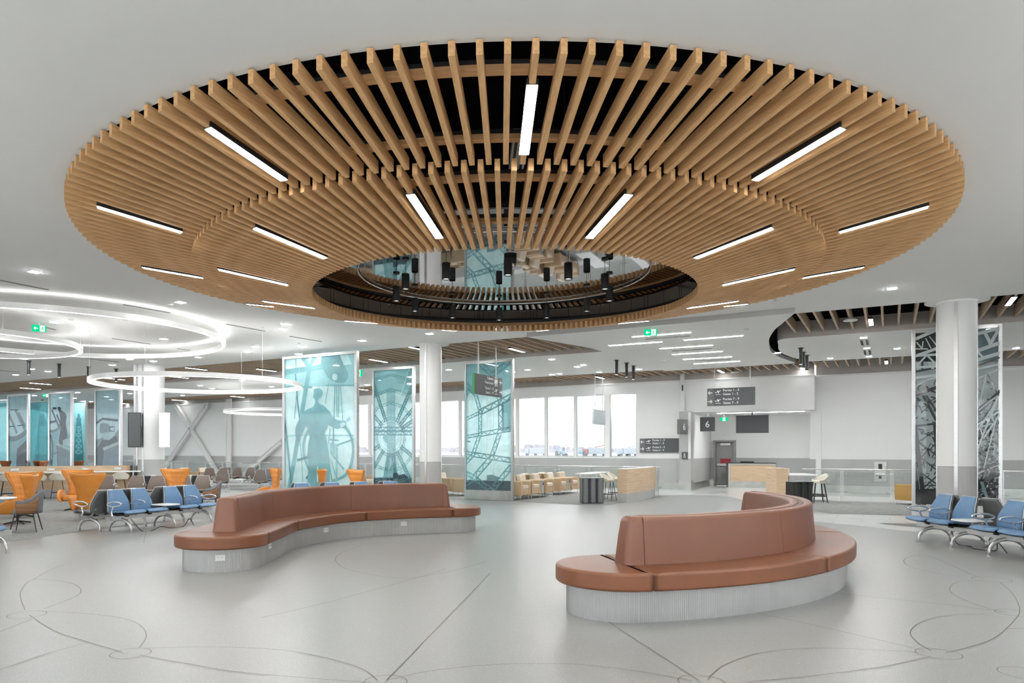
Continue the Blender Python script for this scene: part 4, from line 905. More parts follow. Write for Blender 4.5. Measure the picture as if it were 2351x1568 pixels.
# ---------------------------------------------------------------- oak baffles in the two straight bands
def baffle_band(kind, label, b0, b1, a0, a1, z, skip=None, step=.36):
    t = thing(kind, label, 'ceiling feature', G(0, 0), -T30)
    def one(nm):
        b = MB(); b.box(((b1-b0)/2, 0, .15), (b1-b0, .05, .30), woodd_m); return b.build(nm)
    s0 = one('baffle'); s0.parent = t; s0.rotation_euler.z = PI/2; xs = []
    n = int((a1-a0)/step)
    for i in range(n+1):
        a = a1-i*step
        if skip and skip(a): continue
        xs.append(a)
    xs.sort(key=lambda a: G(a, b0).length)
    s0.location = (xs[0], b0, z)
    for a in xs[1:99]:
        c = s0.copy(); S.collection.objects.link(c); c.location = (a, b0, z)
    if xs[99:]:
        b = MB()
        for a in xs[99:]: b.box((a, (b0+b1)/2, z+.15), (.05, b1-b0, .30), woodd_m)
        o = b.build('far_baffles', woodd_m, t); o['kind'] = 'stuff'
    return t
baffle_band('oak_baffle_band', 'long band of oak ceiling baffles along the edge of the main ceiling', 19.05, 22.42, -50, 20, 5.075, lambda a: -7.9 < a < -2.6)
baffle_band('oak_baffle_band', 'second band of oak ceiling baffles above the windows and bulkhead', 28.75, 31.95, -50, 22, 5.035)
def band_light(label, px, py, z, L=1.05, group='strip lights between the straight oak baffles', d=E2):
    c = P(px, py, z); t = thing('linear_light', label, 'light', (c.x, c.y, z), math.atan2(d.y, d.x), group)
    b = MB(); b.box((0, 0, .03), (L, .11, .06), blackmet_m); b.build('housing', parent=t); b = MB(); b.box((0, 0, -.004), (L-.02, .10, .008), band_e); b.build('diffuser', parent=t)
BL = [(1999.5, 740, 'first to the left of the right column'), (2321, 692, 'to the right of the right column'), (1187, 804.5, 'above the washroom sign'), (962, 801.5, 'half behind the round mid column'), (869, 828.5, 'just right of the tall sailor panel'), (612, 850, 'left of the tall sailor panel'), (451, 847, 'above the middle ring lamp'), (93, 881, 'upper of the two at far left'), (70, 892, 'lower of the two at far left'), (262, 870, 'seen through the middle ring lamp, left'), (410, 866, 'seen through the middle ring lamp, right')]
for px, py, w in BL: band_light('lit strip in the first baffle band, '+w, px, py, 5.05)
BL2 = [(1655, 853, 'above the hanging gate sign'), (1843, 847, 'at the bulkhead corner'), (2035, 832, 'left of the steelwork panel'), (1545, 868, 'at the tip of the white cloud'), (1377, 867, 'by the pale hanging sign'), (1281, 882, 'above the windows'), (1098, 880, 'behind the girder panel, right'), (1052, 893, 'behind the mid column, right'), (830, 894, 'right of the sailor panel'), (545, 911, 'upper one left of the sailor panel'), (529, 919.5, 'lower one left of the sailor panel'), (411, 919, 'upper one right of the stout column'), (402, 926, 'lower one right of the stout column'), (292, 927, 'upper one left of the stout column'), (292, 934, 'lower one left of the stout column')]
for px, py, w in BL2: band_light('lit strip in the second baffle band, '+w, px, py, 5.03, group='strip lights in the far oak baffles')
def two_pt(label, A, B_, z, w=.075, m=None, kind='linear_light', cat='light', group=None):
    p = P(*A, z); q = P(*B_, z); c = (p+q)/2; d = q-p; t = thing(kind, label, cat, (c.x, c.y, z), math.atan2(d.y, d.x), group)
    b = MB(); b.box((0, 0, -.003), (d.length, w, .012), m or strip_e); b.build('diffuser' if cat == 'light' else 'slot', parent=t)
    if cat == 'light': b = MB(); b.box((0, 0, .005), (d.length+.03, w+.03, .012), wplast_m); b.build('trim_frame', parent=t)
CLD = [((1451.6, 773.4), (1585.6, 763), 'nearest, behind the exit sign'), ((1570.7, 780.8), (1705.3, 770.4), 'second, furthest right of all'), ((1398.9, 793.6), (1520, 784.7), 'third, furthest left of all'), ((1514.7, 800.5), (1635.9, 792.4), 'fourth from the near edge'), ((1543.3, 813.9), (1658.8, 806.4), 'fifth from the near edge'), ((1569, 825), (1679.7, 819), 'sixth from the near edge'), ((1593, 835.3), (1698.7, 829), 'seventh and furthest away')]
for a, b_, w in CLD: two_pt('lit strip set in the white ceiling cloud, '+w, a, b_, Z2-.005, group='strip lights in the ceiling cloud')
SL = [((0, 643), (110, 665), ZC, 'at the left edge above the largest ring lamp'), ((283, 699), (390, 718), ZC, 'over the near rim of the largest ring lamp'), ((520, 744), (608, 760), ZC, 'right of the largest ring lamp'), ((666, 772), (738, 784), ZC, 'above the tall sailor panel'), ((258, 777), (345, 790), ZC, 'seen inside the largest ring lamp'), ((100, 750), (127, 757), ZC, 'beside the left exit sign'), ((407, 800), (436, 804), ZC, 'short one inside the right end of the largest ring'), ((202, 823), (272, 831), ZC, 'below the largest ring lamp'), ((0, 850), (45, 855), ZC, 'at the far left above the black tubes'),
      ((1482, 778.5), (1584, 771), Z2-.004, 'under the ceiling exit sign'), ((1543, 806), (1634, 800.5), Z2-.004, 'between the cloud strips, middle'), ((1596, 828.5), (1678, 825), Z2-.004, 'between the cloud strips, far')]
for a, b_, z, w in SL: two_pt('thin grey ceiling slot diffuser '+w, a, b_, z-.002, .06, slot_m, 'slot_diffuser', 'air diffuser', 'slot diffusers in the white ceilings')
for px, py, w in ((1985, 787, 'nearer'), (1991.5, 809.5, 'farther')):
    c = P(px, py, Z2+.015); t = thing('slot_diffuser', w+' of two dark twin slots in the ceiling left of the steelwork panel', 'air diffuser', c, PI/2-T30)
    for e in (-.07, .07): b = MB(); b.box((0, e, 0), (1.1, .06, .014), dark_m); b.build('slot', parent=t)
DN = [(80, 624, ZC, 'alone above the largest ring lamp'), (415, 694, ZC, 'between slat ring and largest ring lamp'), (127, 740, ZC, 'inside the largest ring near its front'), (376, 778, ZC, 'inside the largest ring, right side'), (568, 808, ZC, 'above the middle ring lamp'), (655, 744, ZC, 'under the rear left of the slat ring'), (695, 796, ZC, 'above the sailor panel, right'), (686, 812.5, ZC, 'just above the sailor panel frame'), (455, 820, ZC, 'beyond the largest ring, right'), (831, 782, ZC, 'left of the mid column, higher'), (986, 766, ZC, 'above the mid column'), (2048, 662, ZC, 'alone right of the slat ring'), (352, 829, ZC, 'beyond the largest ring, middle'), (258, 838, ZC, 'beyond the largest ring, left'), (110, 852.5, ZC, 'right of the leftmost black tube'), (36, 860.5, ZC, 'left of the leftmost black tube'),
      (1267, 825, Z2+.02, 'first in the west ceiling by the cloud'), (1325, 842, Z2+.02, 'second in the west ceiling by the cloud'), (1376, 854, Z2+.02, 'third in the west ceiling by the cloud'), (1267, 860, Z2+.02, 'near the windows, right'), (1211, 849, Z2+.02, 'near the girder panel top'), (1983, 775, Z2+.02, 'nearest left of the steelwork panel'), (1990, 799, Z2+.02, 'between the dark twin slots'), (1995, 818, Z2+.02, 'furthest left of the steelwork panel'), (2333, 799, Z2+.02, 'right of the steelwork panel'), (79, 908, Z2+.02, 'above the far left glass walls, first'), (178, 901, Z2+.02, 'above the far left glass walls, second'), (171, 914, Z2+.02, 'above the far left glass walls, third'), (209, 922, Z2+.02, 'above the far left glass walls, fourth'), (460, 885, Z2+.02, 'inside the middle ring lamp'), (556, 873, Z2+.02, 'behind the middle ring lamp, right'), (1030, 849, Z2+.02, 'right of the mid column')]
def downlight():
    t = thing('recessed_downlight', '', 'light'); s = .095
    b = MB(); b.box((0, 0, .0), (2*s, 2*s, .012), wplast_m); b.build('trim_frame', parent=t); b = MB(); b.box((0, 0, -.006), (1.7*s, 1.7*s, .008), down_e); b.build('lamp', parent=t); return t
mk = Maker(downlight)
for px, py, z, w in DN: mk(P(px, py, z-.004), -T30, 'square lit downlight '+w, 'square recessed downlights')
for k in range(14):      # unseen downlights added behind the camera to brighten the hall
    x, y = (k % 7)*5.5-17, -1-6*(k//7); mk((x, y, ZC-.004), -T30, 'square downlight added in the ceiling behind the viewpoint for more light', 'added downlights behind the viewpoint')
for k in range(17): mk(G(-44+3.4*k, 25.6+.8*(k % 2), Z2+.016), -T30, 'square lit downlight in the long row between the two baffle bands', 'row of downlights between the baffle bands')
for k in range(14): mk(G(-46+3.4*k, 28.0, Z2+.016), -T30, 'square downlight of the added row just before the far baffles', 'added row of downlights before the far baffles')  # extra row, added to bring more light to the far left wall
for k in range(9): mk(G(-40+3.2*k, 14.5+2*(k % 2), ZC-.004), -T30, 'square lit downlight in the main ceiling over the left seating', 'downlights over the left seating')
def black_tube():
    t = thing('tube_downlight', '', 'light'); MB().cyl((0, 0, -.02), .085, .02, blackmet_m).build('canopy', parent=t); MB().cyl((0, 0, -.52), .055, .5, blackmet_m).build('tube', parent=t); MB().cyl((0, 0, -.522), .045, .004, EM('tube_glow', (1, .97, .93), 2)).build('lamp', parent=t); return t
mk = Maker(black_tube)
for px, py, z, w in ((66, 828, ZC, 'furthest left'), (136, 835, ZC, 'second from the left'), (203, 841.5, ZC, 'third from the left'), (266.5, 846.5, ZC, 'behind the middle ring lamp'), (97, 918, Z2+.02, 'over the blue lighthouse glass'), (1415.5, 826.5, Z2+.02, 'left one of three beside the cloud'), (1438.5, 833, Z2+.02, 'middle one of three beside the cloud'), (1454, 839.5, Z2+.02, 'right one of three beside the cloud'), (1838.5, 798.5, Z2+.02, 'left one of three by the rounded ceiling corner'), (1844, 808, Z2+.02, 'middle one of three by the rounded ceiling corner'), (1852.5, 815.5, Z2+.02, 'right one of three by the rounded ceiling corner')):
    mk(P(px, py, z), 0, 'black tube downlight, '+w, 'black tube downlights')
DT = [(391, 698.5, ZC), (163, 733, ZC), (287, 733, ZC), (1270, 828, 0), (1783, 688, ZC), (1713, 755, Z2), (1525, 828, Z2), (1345, 838, Z2+.02)]
for i, (px, py, z) in enumerate(DT):
    if not z: continue
    t = tag(MB().lathe([(0, -.03), (.05, -.03), (.07, -.012), (.075, 0)], wplast_m, 20).build('smoke_detector', loc=P(px, py, z)), 'small round white detector on the ceiling, '+('left of the largest ring', 'inside the largest ring, left', 'inside the largest ring, right', '', 'right of the slat ring', 'on the cloud right of the strips', 'on the cloud left of the strips', 'beside the cloud edge')[i], 'detector', 'ceiling detectors')
for px, py, z, w in ((1952, 737, 4.98, 'in the first baffle band left of the strip light'), (1687, 856, 4.97, 'beside the hanging gate sign rods'), (1480, 869, 4.97, 'left of the bulkhead')):
    t = thing('access_point', 'white disc access point '+w, 'network device', P(px, py, z)); MB().lathe([(0, 0), (.15, 0), (.17, .02), (.12, .05), (0, .05)], wplast_m).build('disc', parent=t); MB().tube([(0, 0, .05), (0, 0, .6)], .012, wplast_m, 6).build('stem', parent=t)

# ---------------------------------------------------------------- ring lamps
def ring_lamp(label, x, y, R, z, h=.12, w=.11, up=None, n=120):
    t = thing('ring_lamp', label, 'light', (x, y, z))
    def ringm(pr, m, nm):
        vs = [((R+r)*math.cos(2*PI*j/n), (R+r)*math.sin(2*PI*j/n), zz) for r, zz in pr for j in range(n)]
        b = MB(); b.add(vs, [(i*n+j, i*n+(j+1) % n, (i+1)*n+(j+1) % n, (i+1)*n+j) for i in range(len(pr)-1) for j in range(n)], m); return b.build(nm, parent=t)
    e = w/2; ringm([(-e, 0), (-e, h), (-e+.02, h), (-e+.02, .01), (e-.02, .01), (e-.02, h), (e, h), (e, 0), (e-.012, 0), (e-.012, .008), (-e+.012, .008), (-e+.012, 0), (-e, 0)], white_m, 'housing')
    ringm([(-e+.012, .006), (-e+.012, -.002), (e-.012, -.002), (e-.012, .006)], ringadd_dn_e if up is ringadd_up_e else ring_e, 'lower_diffuser')
    if up: ringm([(-e+.021, h-.03), (-e+.021, h-.02), (e-.021, h-.02), (e-.021, h-.03)], up, 'upper_diffuser')
    b = MB()
    for k in range(6):
        a = 2*PI*(k+.4)/6; p = (R*math.cos(a), R*math.sin(a)); b.tube([(*p, h-.01), (*p, ZC-z)], .003, wplast_m, 4); b.cyl((*p, ZC-z-.015), .04, .015, wplast_m, 12)
    b.build('suspension_cables', parent=t)['kind'] = 'stuff'
    return t
ring_lamp('largest white ring lamp close under the ceiling, running off the left edge', -10.95, 18.95, 4.15, EYE+2.96, up=ringup_e)
ring_lamp('white ring lamp cut by the left edge, overlapping the largest one', -13.2, 18.4, 2.8, EYE+2.70, up=ringup_e)
ring_lamp('middle white ring lamp hanging low in front of the stout column', -8.04, 21.2, 2.88, EYE+1.89, up=ringup2_e)
ring_lamp('small distant ring lamp partly behind the tall sailor panel', -9.65, 36.8, 2.9, EYE+1.9, up=ringup2_e)
for x, y, R in ((-8.2, -1.6, 2.9), (8.8, -1.6, 2.9), (0.3, -2.6, 2.9), (-11.8, 3.8, 3.0), (12.0, 3.8, 3.0)):  # unseen ring lamps, added to lift the ceiling and slat brightness
    ring_lamp('white ring lamp added to brighten the hall beside or behind the viewpoint', x, y, R, EYE+1.55, up=ringadd_up_e)['group'] = 'added ring lamps outside the view'

# ---------------------------------------------------------------- outside
struct(MB().add([(-900, 42, -.35), (900, 42, -.35), (900, 1400, -.35), (-900, 1400, -.35)], [(0, 1, 2, 3)], snow_m).build('ground'))
b = MB()
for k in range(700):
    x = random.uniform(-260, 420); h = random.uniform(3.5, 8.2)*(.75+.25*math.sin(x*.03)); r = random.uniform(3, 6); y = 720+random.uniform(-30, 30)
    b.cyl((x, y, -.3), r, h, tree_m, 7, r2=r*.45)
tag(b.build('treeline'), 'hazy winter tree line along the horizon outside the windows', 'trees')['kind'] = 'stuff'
veh_b = M_('hazed_vehicle_blue', (.22, .32, .38), .5, noise=.05); veh_w = M_('hazed_vehicle_white', (.38, .41, .44), .5, noise=.05); veh_r = M_('hazed_vehicle_red', (.42, .20, .18), .5, noise=.05); tyre = M_('tyre_rubber', (.16, .17, .18), .8, noise=.05)  # distance haze is put into these washed-out vehicle colours
def vehicle(label, px, D, kind):
    x = (px-CXP)*D/FPX; t = thing('airport_tractor' if kind == 'tractor' else 'airport_truck', label, 'vehicle', (x, D, -.35), random.uniform(-.2, .3)); m = veh_b if kind != 'truck' else veh_w
    if kind == 'tractor':
        MB().rbox((0, 0, 2.2), (2.2, 1.9, 1.5), .2, win_glass).build('cab_glass', parent=t); MB().rbox((0, 0, 3.0), (2.4, 2.1, .2), .08, m).build('cab_roof', parent=t)
        MB().rbox((0, -1.6, 1.3), (1.3, 2.2, 1.0), .15, m).build('bonnet', parent=t); b = MB()
        for sx in (-1, 1): b.box((sx*1.05, .0, 2.2), (.12, 1.9, 1.5), m)
        b.build('cab_pillars', parent=t)
        for sx in (-1, 1):
            for yy, r in ((.4, .95), (-2.1, .6)): MB().cyl((0, 0, 0), r, .5, tyre, 16, M=Matrix.Translation((sx*1.25-.25, yy, r)) @ Matrix.Rotation(PI/2, 4, 'Y')).build('wheel', parent=t)
    else:
        MB().rbox((0, 0, 1.9), (6.5, 2.4, 2.2), .15, veh_w).build('body', parent=t); MB().rbox((-4.1, 0, 1.6), (1.6, 2.3, 2.0), .2, veh_w if kind == 'truck' else veh_r).build('cab', parent=t)
        MB().tube([(-1, 0, 3.1), (4.5, 0, 4.2)], .18, veh_w if kind == 'truck' else veh_r, 8).build('boom', parent=t)
        for xx in (-4, -1, 2.2):
            for sy in (-1.1, 1.1): MB().cyl((0, 0, 0), .5, .35, tyre, 14, M=Matrix.Translation((xx, sy, .5)) @ Matrix.Rotation(PI/2, 4, 'X')).build('wheel', parent=t)
vehicle('haze-pale blue tractor outside behind the third window from the pier', 1287, 235, 'tractor'); vehicle('haze-pale blue tractor outside near the fourth window mullion', 1331, 235, 'tractor')
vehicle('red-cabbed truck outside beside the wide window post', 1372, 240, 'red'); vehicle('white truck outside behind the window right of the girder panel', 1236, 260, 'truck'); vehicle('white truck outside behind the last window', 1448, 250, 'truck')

# ---------------------------------------------------------------- the two curved leather benches
def frames(sp):
    n = len(sp); nr = []
    for i in range(n):
        d = (sp[min(i+1, n-1)]-sp[max(i-1, 0)]).normalized(); nr.append(Vector((-d.y, d.x)))
    L = [0.]
    for a, b_ in zip(sp[:-1], sp[1:]): L.append(L[-1]+(b_-a).length)
    return nr, L
class Spine:
    def __init__(s, pts): s.p = pts; s.n, s.L = frames(pts); s.T = s.L[-1]
    def at(s, t):
        t = min(max(t, 0), s.T)
        for i in range(len(s.L)-1):
            if s.L[i+1] >= t-1e-9: break
        f = (t-s.L[i])/max(1e-9, s.L[i+1]-s.L[i]); return s.p[i].lerp(s.p[i+1], f), s.n[i].lerp(s.n[i+1], f).normalized()
    def off(s, t, u): p, n = s.at(t); return p+n*u
def curved_bench(label, spine, seats, backs, outlets, flip=False):
    # spine: centre line; normal points left of travel. HS half width of the seat, HB of the base
    HS, HB = .68, .56
    t = thing('curved_bench', label, 'bench', (0, 0, 0))
    def outline(t0, t1, cap0, cap1, w, n=26):
        n = max(1, min(n, int((t1-t0)/.04)))
        pts = [spine.off(t0+(t1-t0)*k/n, -w) for k in range(n+1)]
        if cap1:
            c, nn = spine.at(t1); d = Vector((nn.y, -nn.x)); pts += [c-nn*w*math.cos(PI*k/24)+d*w*math.sin(PI*k/24) for k in range(1, 24)]
        pts += [spine.off(t1-(t1-t0)*k/n, w) for k in range(n+1)]
        if cap0:
            c, nn = spine.at(t0); d = Vector((-nn.y, nn.x)); pts += [c+nn*w*math.cos(PI*k/24)+d*w*math.sin(PI*k/24) for k in range(1, 24)]
        return pts
    # fluted base
    o = outline(0, spine.T, True, True, HB, 60); loop = [Vector((p.x, p.y)) for p in o]; res = []; m = len(loop); acc = 0; step = .0055; ph = 0
    for i in range(m):
        a, b_ = loop[i], loop[(i+1) % m]; L = (b_-a).length; k = max(1, int(round(L/step))); d = (b_-a)/max(L, 1e-9); nn = Vector((d.y, -d.x))
        for q in range(k): res.append(a+(b_-a)*q/k+nn*(.0048*math.cos(2*PI*(acc+L*q/k)/.022)))
        acc += L
    b = MB(); n = len(res); vs = [(p.x, p.y, z) for z in (.0, .335) for p in res]
    b.add(vs, [(j, (j+1) % n, n+(j+1) % n, n+j) for j in range(n)], flute_m, True); b.build('fluted_base', parent=t)
    bounds = [0]+seats+[spine.T]
    for i, (u, v) in enumerate(zip(bounds[:-1], bounds[1:])):
        MB().cushion(outline(u, v, i == 0, i == len(bounds)-2, HS), .33, .515, .03, leather_m, inset=.0015).build('seat_cushion', parent=t)
    MB().cushion(outline(.01, spine.T-.01, True, True, HS-.03), .335, .485, .03, leather_m).build('seat_core', parent=t)
    # backrest
    def sweep(t0, t1, prof, m_, nm, n=30, capr=0.):
        b = MB(); R = []; 
        st = [0, .25, .6, 1]; 
        K = [t0+(t1-t0)*k/n for k in range(n+1)]
        for k, tt in enumerate(K):
            p, nn = spine.at(tt); e = min(tt-t0, t1-tt); s_ = 1
            R += [(*(p+nn*u), z) for u, z in prof]
        q = len(prof)
        b.add(R, [(k*q+i, k*q+(i+1) % q, (k+1)*q+(i+1) % q, (k+1)*q+i) for k in range(n) for i in range(q)], m_, True)
        b.add(R[:q], [tuple(range(q))], m_); b.add(R[-q:], [tuple(reversed(range(q)))], m_); o = b.build(nm, parent=t)
        return o
    def prof(ub0, ub1, ut0, ut1, z0, z1, r=.04):
        P_ = [(ub0, z0), (ub1, z0)]
        for k in range(6): a = PI/2*k/5; P_.append((ut1-r+r*math.cos(a), z1-r+r*math.sin(a)))
        for k in range(6): a = PI/2+PI/2*k/5; P_.append((ut0+r+r*math.cos(a), z1-r+r*math.sin(a)))
        return P_
    b0, b1 = backs[0], backs[-1]; B0, B1 = .185, .145; Z1 = 1.02
    for u, v in ((b0, b0+.21), (b1-.17, b1)):
        # full-width rounded end pieces
        pts = []
        b = MB(); rings = []
        for z, w in ((.515, B0), (.8, .162), (.96, B1), (1.0, B1-.012), (1.018, B1-.035), (1.02, B1-.06)):
            ins = B0-w; t0_, t1_ = u+(ins*1.3 if u == b0 else 0), v-(ins*1.3 if v == b1 else 0); ra = .075 if u == b0 else .008; rb_ = .075 if v == b1 else .008
            co = spine.off; q4 = [PI/2*k/5 for k in range(6)]
            ring = [co(t0_+ra*(1-math.cos(x)), w-ra*(1-math.sin(x))) for x in q4]+[co(t1_-rb_*(1-math.sin(x)), w-rb_*(1-math.cos(x))) for x in q4]+[co(t1_-rb_*(1-math.cos(x)), -w+rb_*(1-math.sin(x))) for x in q4]+[co(t0_+ra*(1-math.sin(x)), -w+ra*(1-math.cos(x))) for x in q4]
            rings.append([(p.x, p.y, z) for p in ring])
        q = len(rings[0]); V = [p for rr in rings for p in rr]
        b.add(V, [(i*q+j, i*q+(j+1) % q, (i+1)*q+(j+1) % q, (i+1)*q+j) for i in range(len(rings)-1) for j in range(q)]+[tuple(range((len(rings)-1)*q, len(rings)*q))], backlea_m, True); b.build('back_end_cushion', parent=t)
    inner = [b0+.21]+backs[1:-1]+[b1-.17]
    for u, v in zip(inner[:-1], inner[1:]):
        for s_ in (1, -1):
            pr = prof(.03*s_, B0*s_, .028*s_, (B1)*s_, .515, Z1) if s_ > 0 else [(x, z) for x, z in prof(-B0, -.03, -B1, -.028, .515, Z1)]
            sweep(u+.002, v-.002, pr, backlea_m, 'back_cushion')
    sweep(inner[0], inner[-1], [(-.031, .52), (.031, .52), (.031, 1.0), (-.031, 1.0)], lipw_m, 'back_core', 40); sweep(inner[0]-.03, inner[-1]+.03, [(-B0+.02, .53), (B0-.02, .53), (B1-.02, .97), (-B1+.02, .97)], backlea_m, 'back_lining', 40)
    for px, z in outlets:
        best = None
        for i, p in enumerate(loop):
            q = loop[(i+1) % m]; d = (q-p).normalized(); nn = Vector((d.y, -d.x)); x = CXP+FPX*p.x/p.y
            if nn.dot(-p) > 0 and (best is None or (abs(x-px) < best[0]-.4) ): best = (abs(x-px), p, nn)
        p, nn = best[1], best[2]; k = MB(); a = math.atan2(nn.x, -nn.y); Mx = Matrix.Translation((p.x+nn.x*.008, p.y+nn.y*.008, z)) @ Matrix.Rotation(a, 4, 'Z')
        k.box((0, 0, 0), (.13, .012, .085), wplast_m, Mx); k.box((-.03, -.007, 0), (.035, .003, .045), white_m, Mx); k.box((.03, -.007, 0), (.035, .003, .045), white_m, Mx)
        for e in (-.037, -.023, .023, .037): k.box((e, -.0095, .005), (.004, .002, .014), dark_m, Mx)
        k.build('power_outlet', parent=t)
    return t
def sp_from(pts, n=10): return Spine([Vector((p.x, p.y)) for p in catmull([(a, b_, 0) for a, b_ in pts], n)])
spL = sp_from([(-3.72, 10.72), (-3.72, 11.6), (-3.70, 12.7), (-3.25, 13.95), (-2.6, 14.75), (-1.6, 15.38), (-.52, 15.72)])
def tpx(sp, px, u):      # arc length where the line offset u from the spine is seen at column px
    return min((k*sp.T/600 for k in range(601)), key=lambda t: abs(CXP+FPX*sp.off(t, u).x/sp.off(t, u).y-px))
curved_bench('long S-curved cognac leather bench on the left, concave side to the viewer', spL, [tpx(spL, 616, -.68), tpx(spL, 685, -.68), tpx(spL, 842, -.68), tpx(spL, 1040, -.68)][0:4], [-.0+.02, tpx(spL, 629, -.18), tpx(spL, 807, -.18), spL.T-.02], [(504, .215), (617, .25), (746, .23), (932, .22)])
cc = Vector((.9, 11.75))
spR = Spine([cc+Vector((math.cos(math.radians(a)), math.sin(math.radians(a))))*4.04 for a in [-80.5+(14+80.5)*k/70 for k in range(71)]])
def tpr(px, u): return min((k*spR.T/600 for k in range(380)), key=lambda t: abs(CXP+FPX*spR.off(t, u).x/spR.off(t, u).y-px))
curved_bench('crescent cognac leather bench on the right, convex side to the viewer', spR, [tpr(1502, -.68), tpr(1899, -.68), spR.T*.72], [-.0, tpr(1798, -.18), spR.T*.74, spR.T-.02], [(1723, .26)])

# ---------------------------------------------------------------- tandem seating
def tandem(label, loc, rz, slots, legs, L, fabric, arms, name='tandem_seating', group=None):
    # local x runs along the beam, seats face -y. slots: (x, 'seat'|'table')
    t = thing(name, label, 'seating', (loc[0], loc[1], 0), rz, group)
    b = MB(); b.box((L/2, 0, .315), (L, .07, .085), alu_m)
    for x in (0, L): b.box((x, 0, .315), (.012, .085, .10), chrome_m)
    b.build('beam', parent=t)
    for x in legs:
        b = MB(); pts = []; ry = []
        for k in range(15): a = PI*k/14; pts.append((x, -.31*math.cos(a), .012+.27*math.sin(a)**.8)); ry.append(.021+.012*math.sin(a))
        b.tube(pts, ry, alu_m, 8, flat=.9)
        for e in (-.31, .31): b.cyl((x, e, 0), .035, .014, chrome_m, 12)
        b.build('leg', parent=t)
    for x, kind in slots:
        if kind == 'seat':
            w = .27
            prof = [(-.30, .405), (-.285, .43), (-.22, .447), (0, .432), (.14, .415), (.2, .425)]
            def pan(u, v, dz=0.):
                k = v*(len(prof)-1); i = min(int(k), len(prof)-2); f = k-i; y = prof[i][0]*(1-f)+prof[i+1][0]*f; z = prof[i][1]*(1-f)+prof[i+1][1]*f
                s_ = (u-.5)*2; return (x+s_*w*(1-.10*max(0, v-.6)), y, z+.012*s_*s_+dz)
            b = MB(); b.grid(pan, 10, 15, fabric); seat = b.build('seat', parent=t, solid=.035)
            b = MB(); b.grid(lambda u, v: pan(.06+.88*u, .12+.8*v, -.05*math.sin(PI*v)-.028), 6, 8, pan_m); b.box((x, .0, .365), (.10, .12, .07), dark_m); b.box((x-.15, .02, .375), (.025, .34, .03), dark_m); b.box((x+.15, .02, .375), (.025, .34, .03), dark_m); b.build('seat_pan', parent=t)
            def back(u, v, dy=0., sc=1.):
                s_ = (u-.5)*2*sc; hw = .262*(1-.02*v) if v < .38 else .257-(v-.38)/.62*.085
                hw = hw if v > .02 else hw; z = .43+.46*v; y = .185+.125*v+.03*math.sin(PI*min(1, v*1.1))*-1+.02*s_*s_*-1+dy
                return (x+s_*hw, y, z)
            b = MB(); b.grid(back, 10, 14, fabric); bk = b.build('backrest', parent=t, solid=.032)
            b = MB(); b.grid(lambda u, v: back(u, v, .045, 1.05), 8, 12, shell_m); b.box((x, .24, .47), (.44, .03, .12), shell_m); b.build('back_shell', parent=t, solid=.02)
            b = MB(); e = [back(0, v, .012, 1.05) for v in [k/14 for k in range(15)]]+[back(k/10, 1, .012, 1.05) for k in range(1, 11)]+[back(1, v, .012, 1.05) for v in [k/14 for k in range(13, -1, -1)]]
            b.tube(e, .008, alu_m, 6); b.build('silver_edging', parent=t)
            b = MB(); b.tube([(x-.2, .06, .34), (x-.2, .16, .37), (x-.2, .27, .50)], .014, alu_m, 6); b.tube([(x+.2, .06, .34), (x+.2, .16, .37), (x+.2, .27, .50)], .014, alu_m, 6); b.build('back_bracket', parent=t)
        else:
            b = MB(); out = [(x+.24*math.copysign(abs(math.cos(a))**.5, math.cos(a)), -.04+.27*math.copysign(abs(math.sin(a))**.5, math.sin(a))) for a in [2*PI*k/36 for k in range(36)]]
            b.cushion(out, .50, .525, .01, white_m); b.build('table_top', parent=t); MB().box((x, 0, .43), (.06, .06, .15), alu_m).build('table_post', parent=t)
    for x in arms:
        b = MB(); lp = [(x, .17, .60), (x, .06, .645), (x, -.08, .655), (x, -.20, .64), (x, -.235, .61), (x, -.18, .585), (x, -.04, .558), (x, .08, .562)]
        lp = catmull(lp, 5, True); b.tube(lp, .0165, chrome_m, 6, closed=True); b.tube(catmull([(x, -.02, .56), (x, .015, .50), (x, .03, .42), (x, .0, .34)], 5), [.016+.008*k/15 for k in range(16)], chrome_m, 8); b.build('armrest', parent=t)
    return t
aL = math.atan2(.925, .38)
tandem('row of blue tandem seats facing the left leather bench, nearer one with a white table', (-7.50, 14.95), aL, [(.34, 'seat'), (.95, 'seat'), (1.40, 'table'), (1.86, 'seat'), (2.47, 'seat')], (.22, 1.42, 2.55), 2.85, blue_m, (.03, .64, 2.17, 2.78))
tandem('grey-backed tandem seats back to back with the left blue row', (-8.21+.38*2.85, 15.07+.925*2.85), aL+PI, [(.38, 'seat'), (.99, 'seat'), (1.45, 'table'), (1.90, 'seat'), (2.51, 'seat')], (.30, 1.43, 2.63), 2.85, chgrey_m, (.03, 2.82))
aN = math.atan2(.97, .25)
tandem('blue tandem seats cut by the left edge of the picture', (-8.72, 9.55), aN, [(.34, 'seat'), (.95, 'seat'), (1.6, 'seat'), (2.35, 'seat')], (.3, 1.5, 2.62), 2.95, blue_m, (.03, .64, 1.28, 2.05))
tandem('tandem seats facing away at the left edge of the picture', (-9.6+.25*2.9, 9.8+.97*2.9), aN+PI, [(.34, 'seat'), (1.6, 'seat'), (2.35, 'seat')], (.3, 1.5, 2.62), 2.95, chgrey_m, (.03, .64))
aR_ = math.atan2(-1, .02)
tandem('row of blue tandem seats at the right edge, with a white table between them', (8.66, 14.02), aR_, [(.33, 'seat'), (.98, 'seat'), (1.5, 'table'), (2.08, 'seat'), (2.72, 'seat'), (3.36, 'seat')], (.46, 1.36, 2.26, 3.3), 3.75, blue_m, (.03, .66, 1.78, 2.40, 3.04))
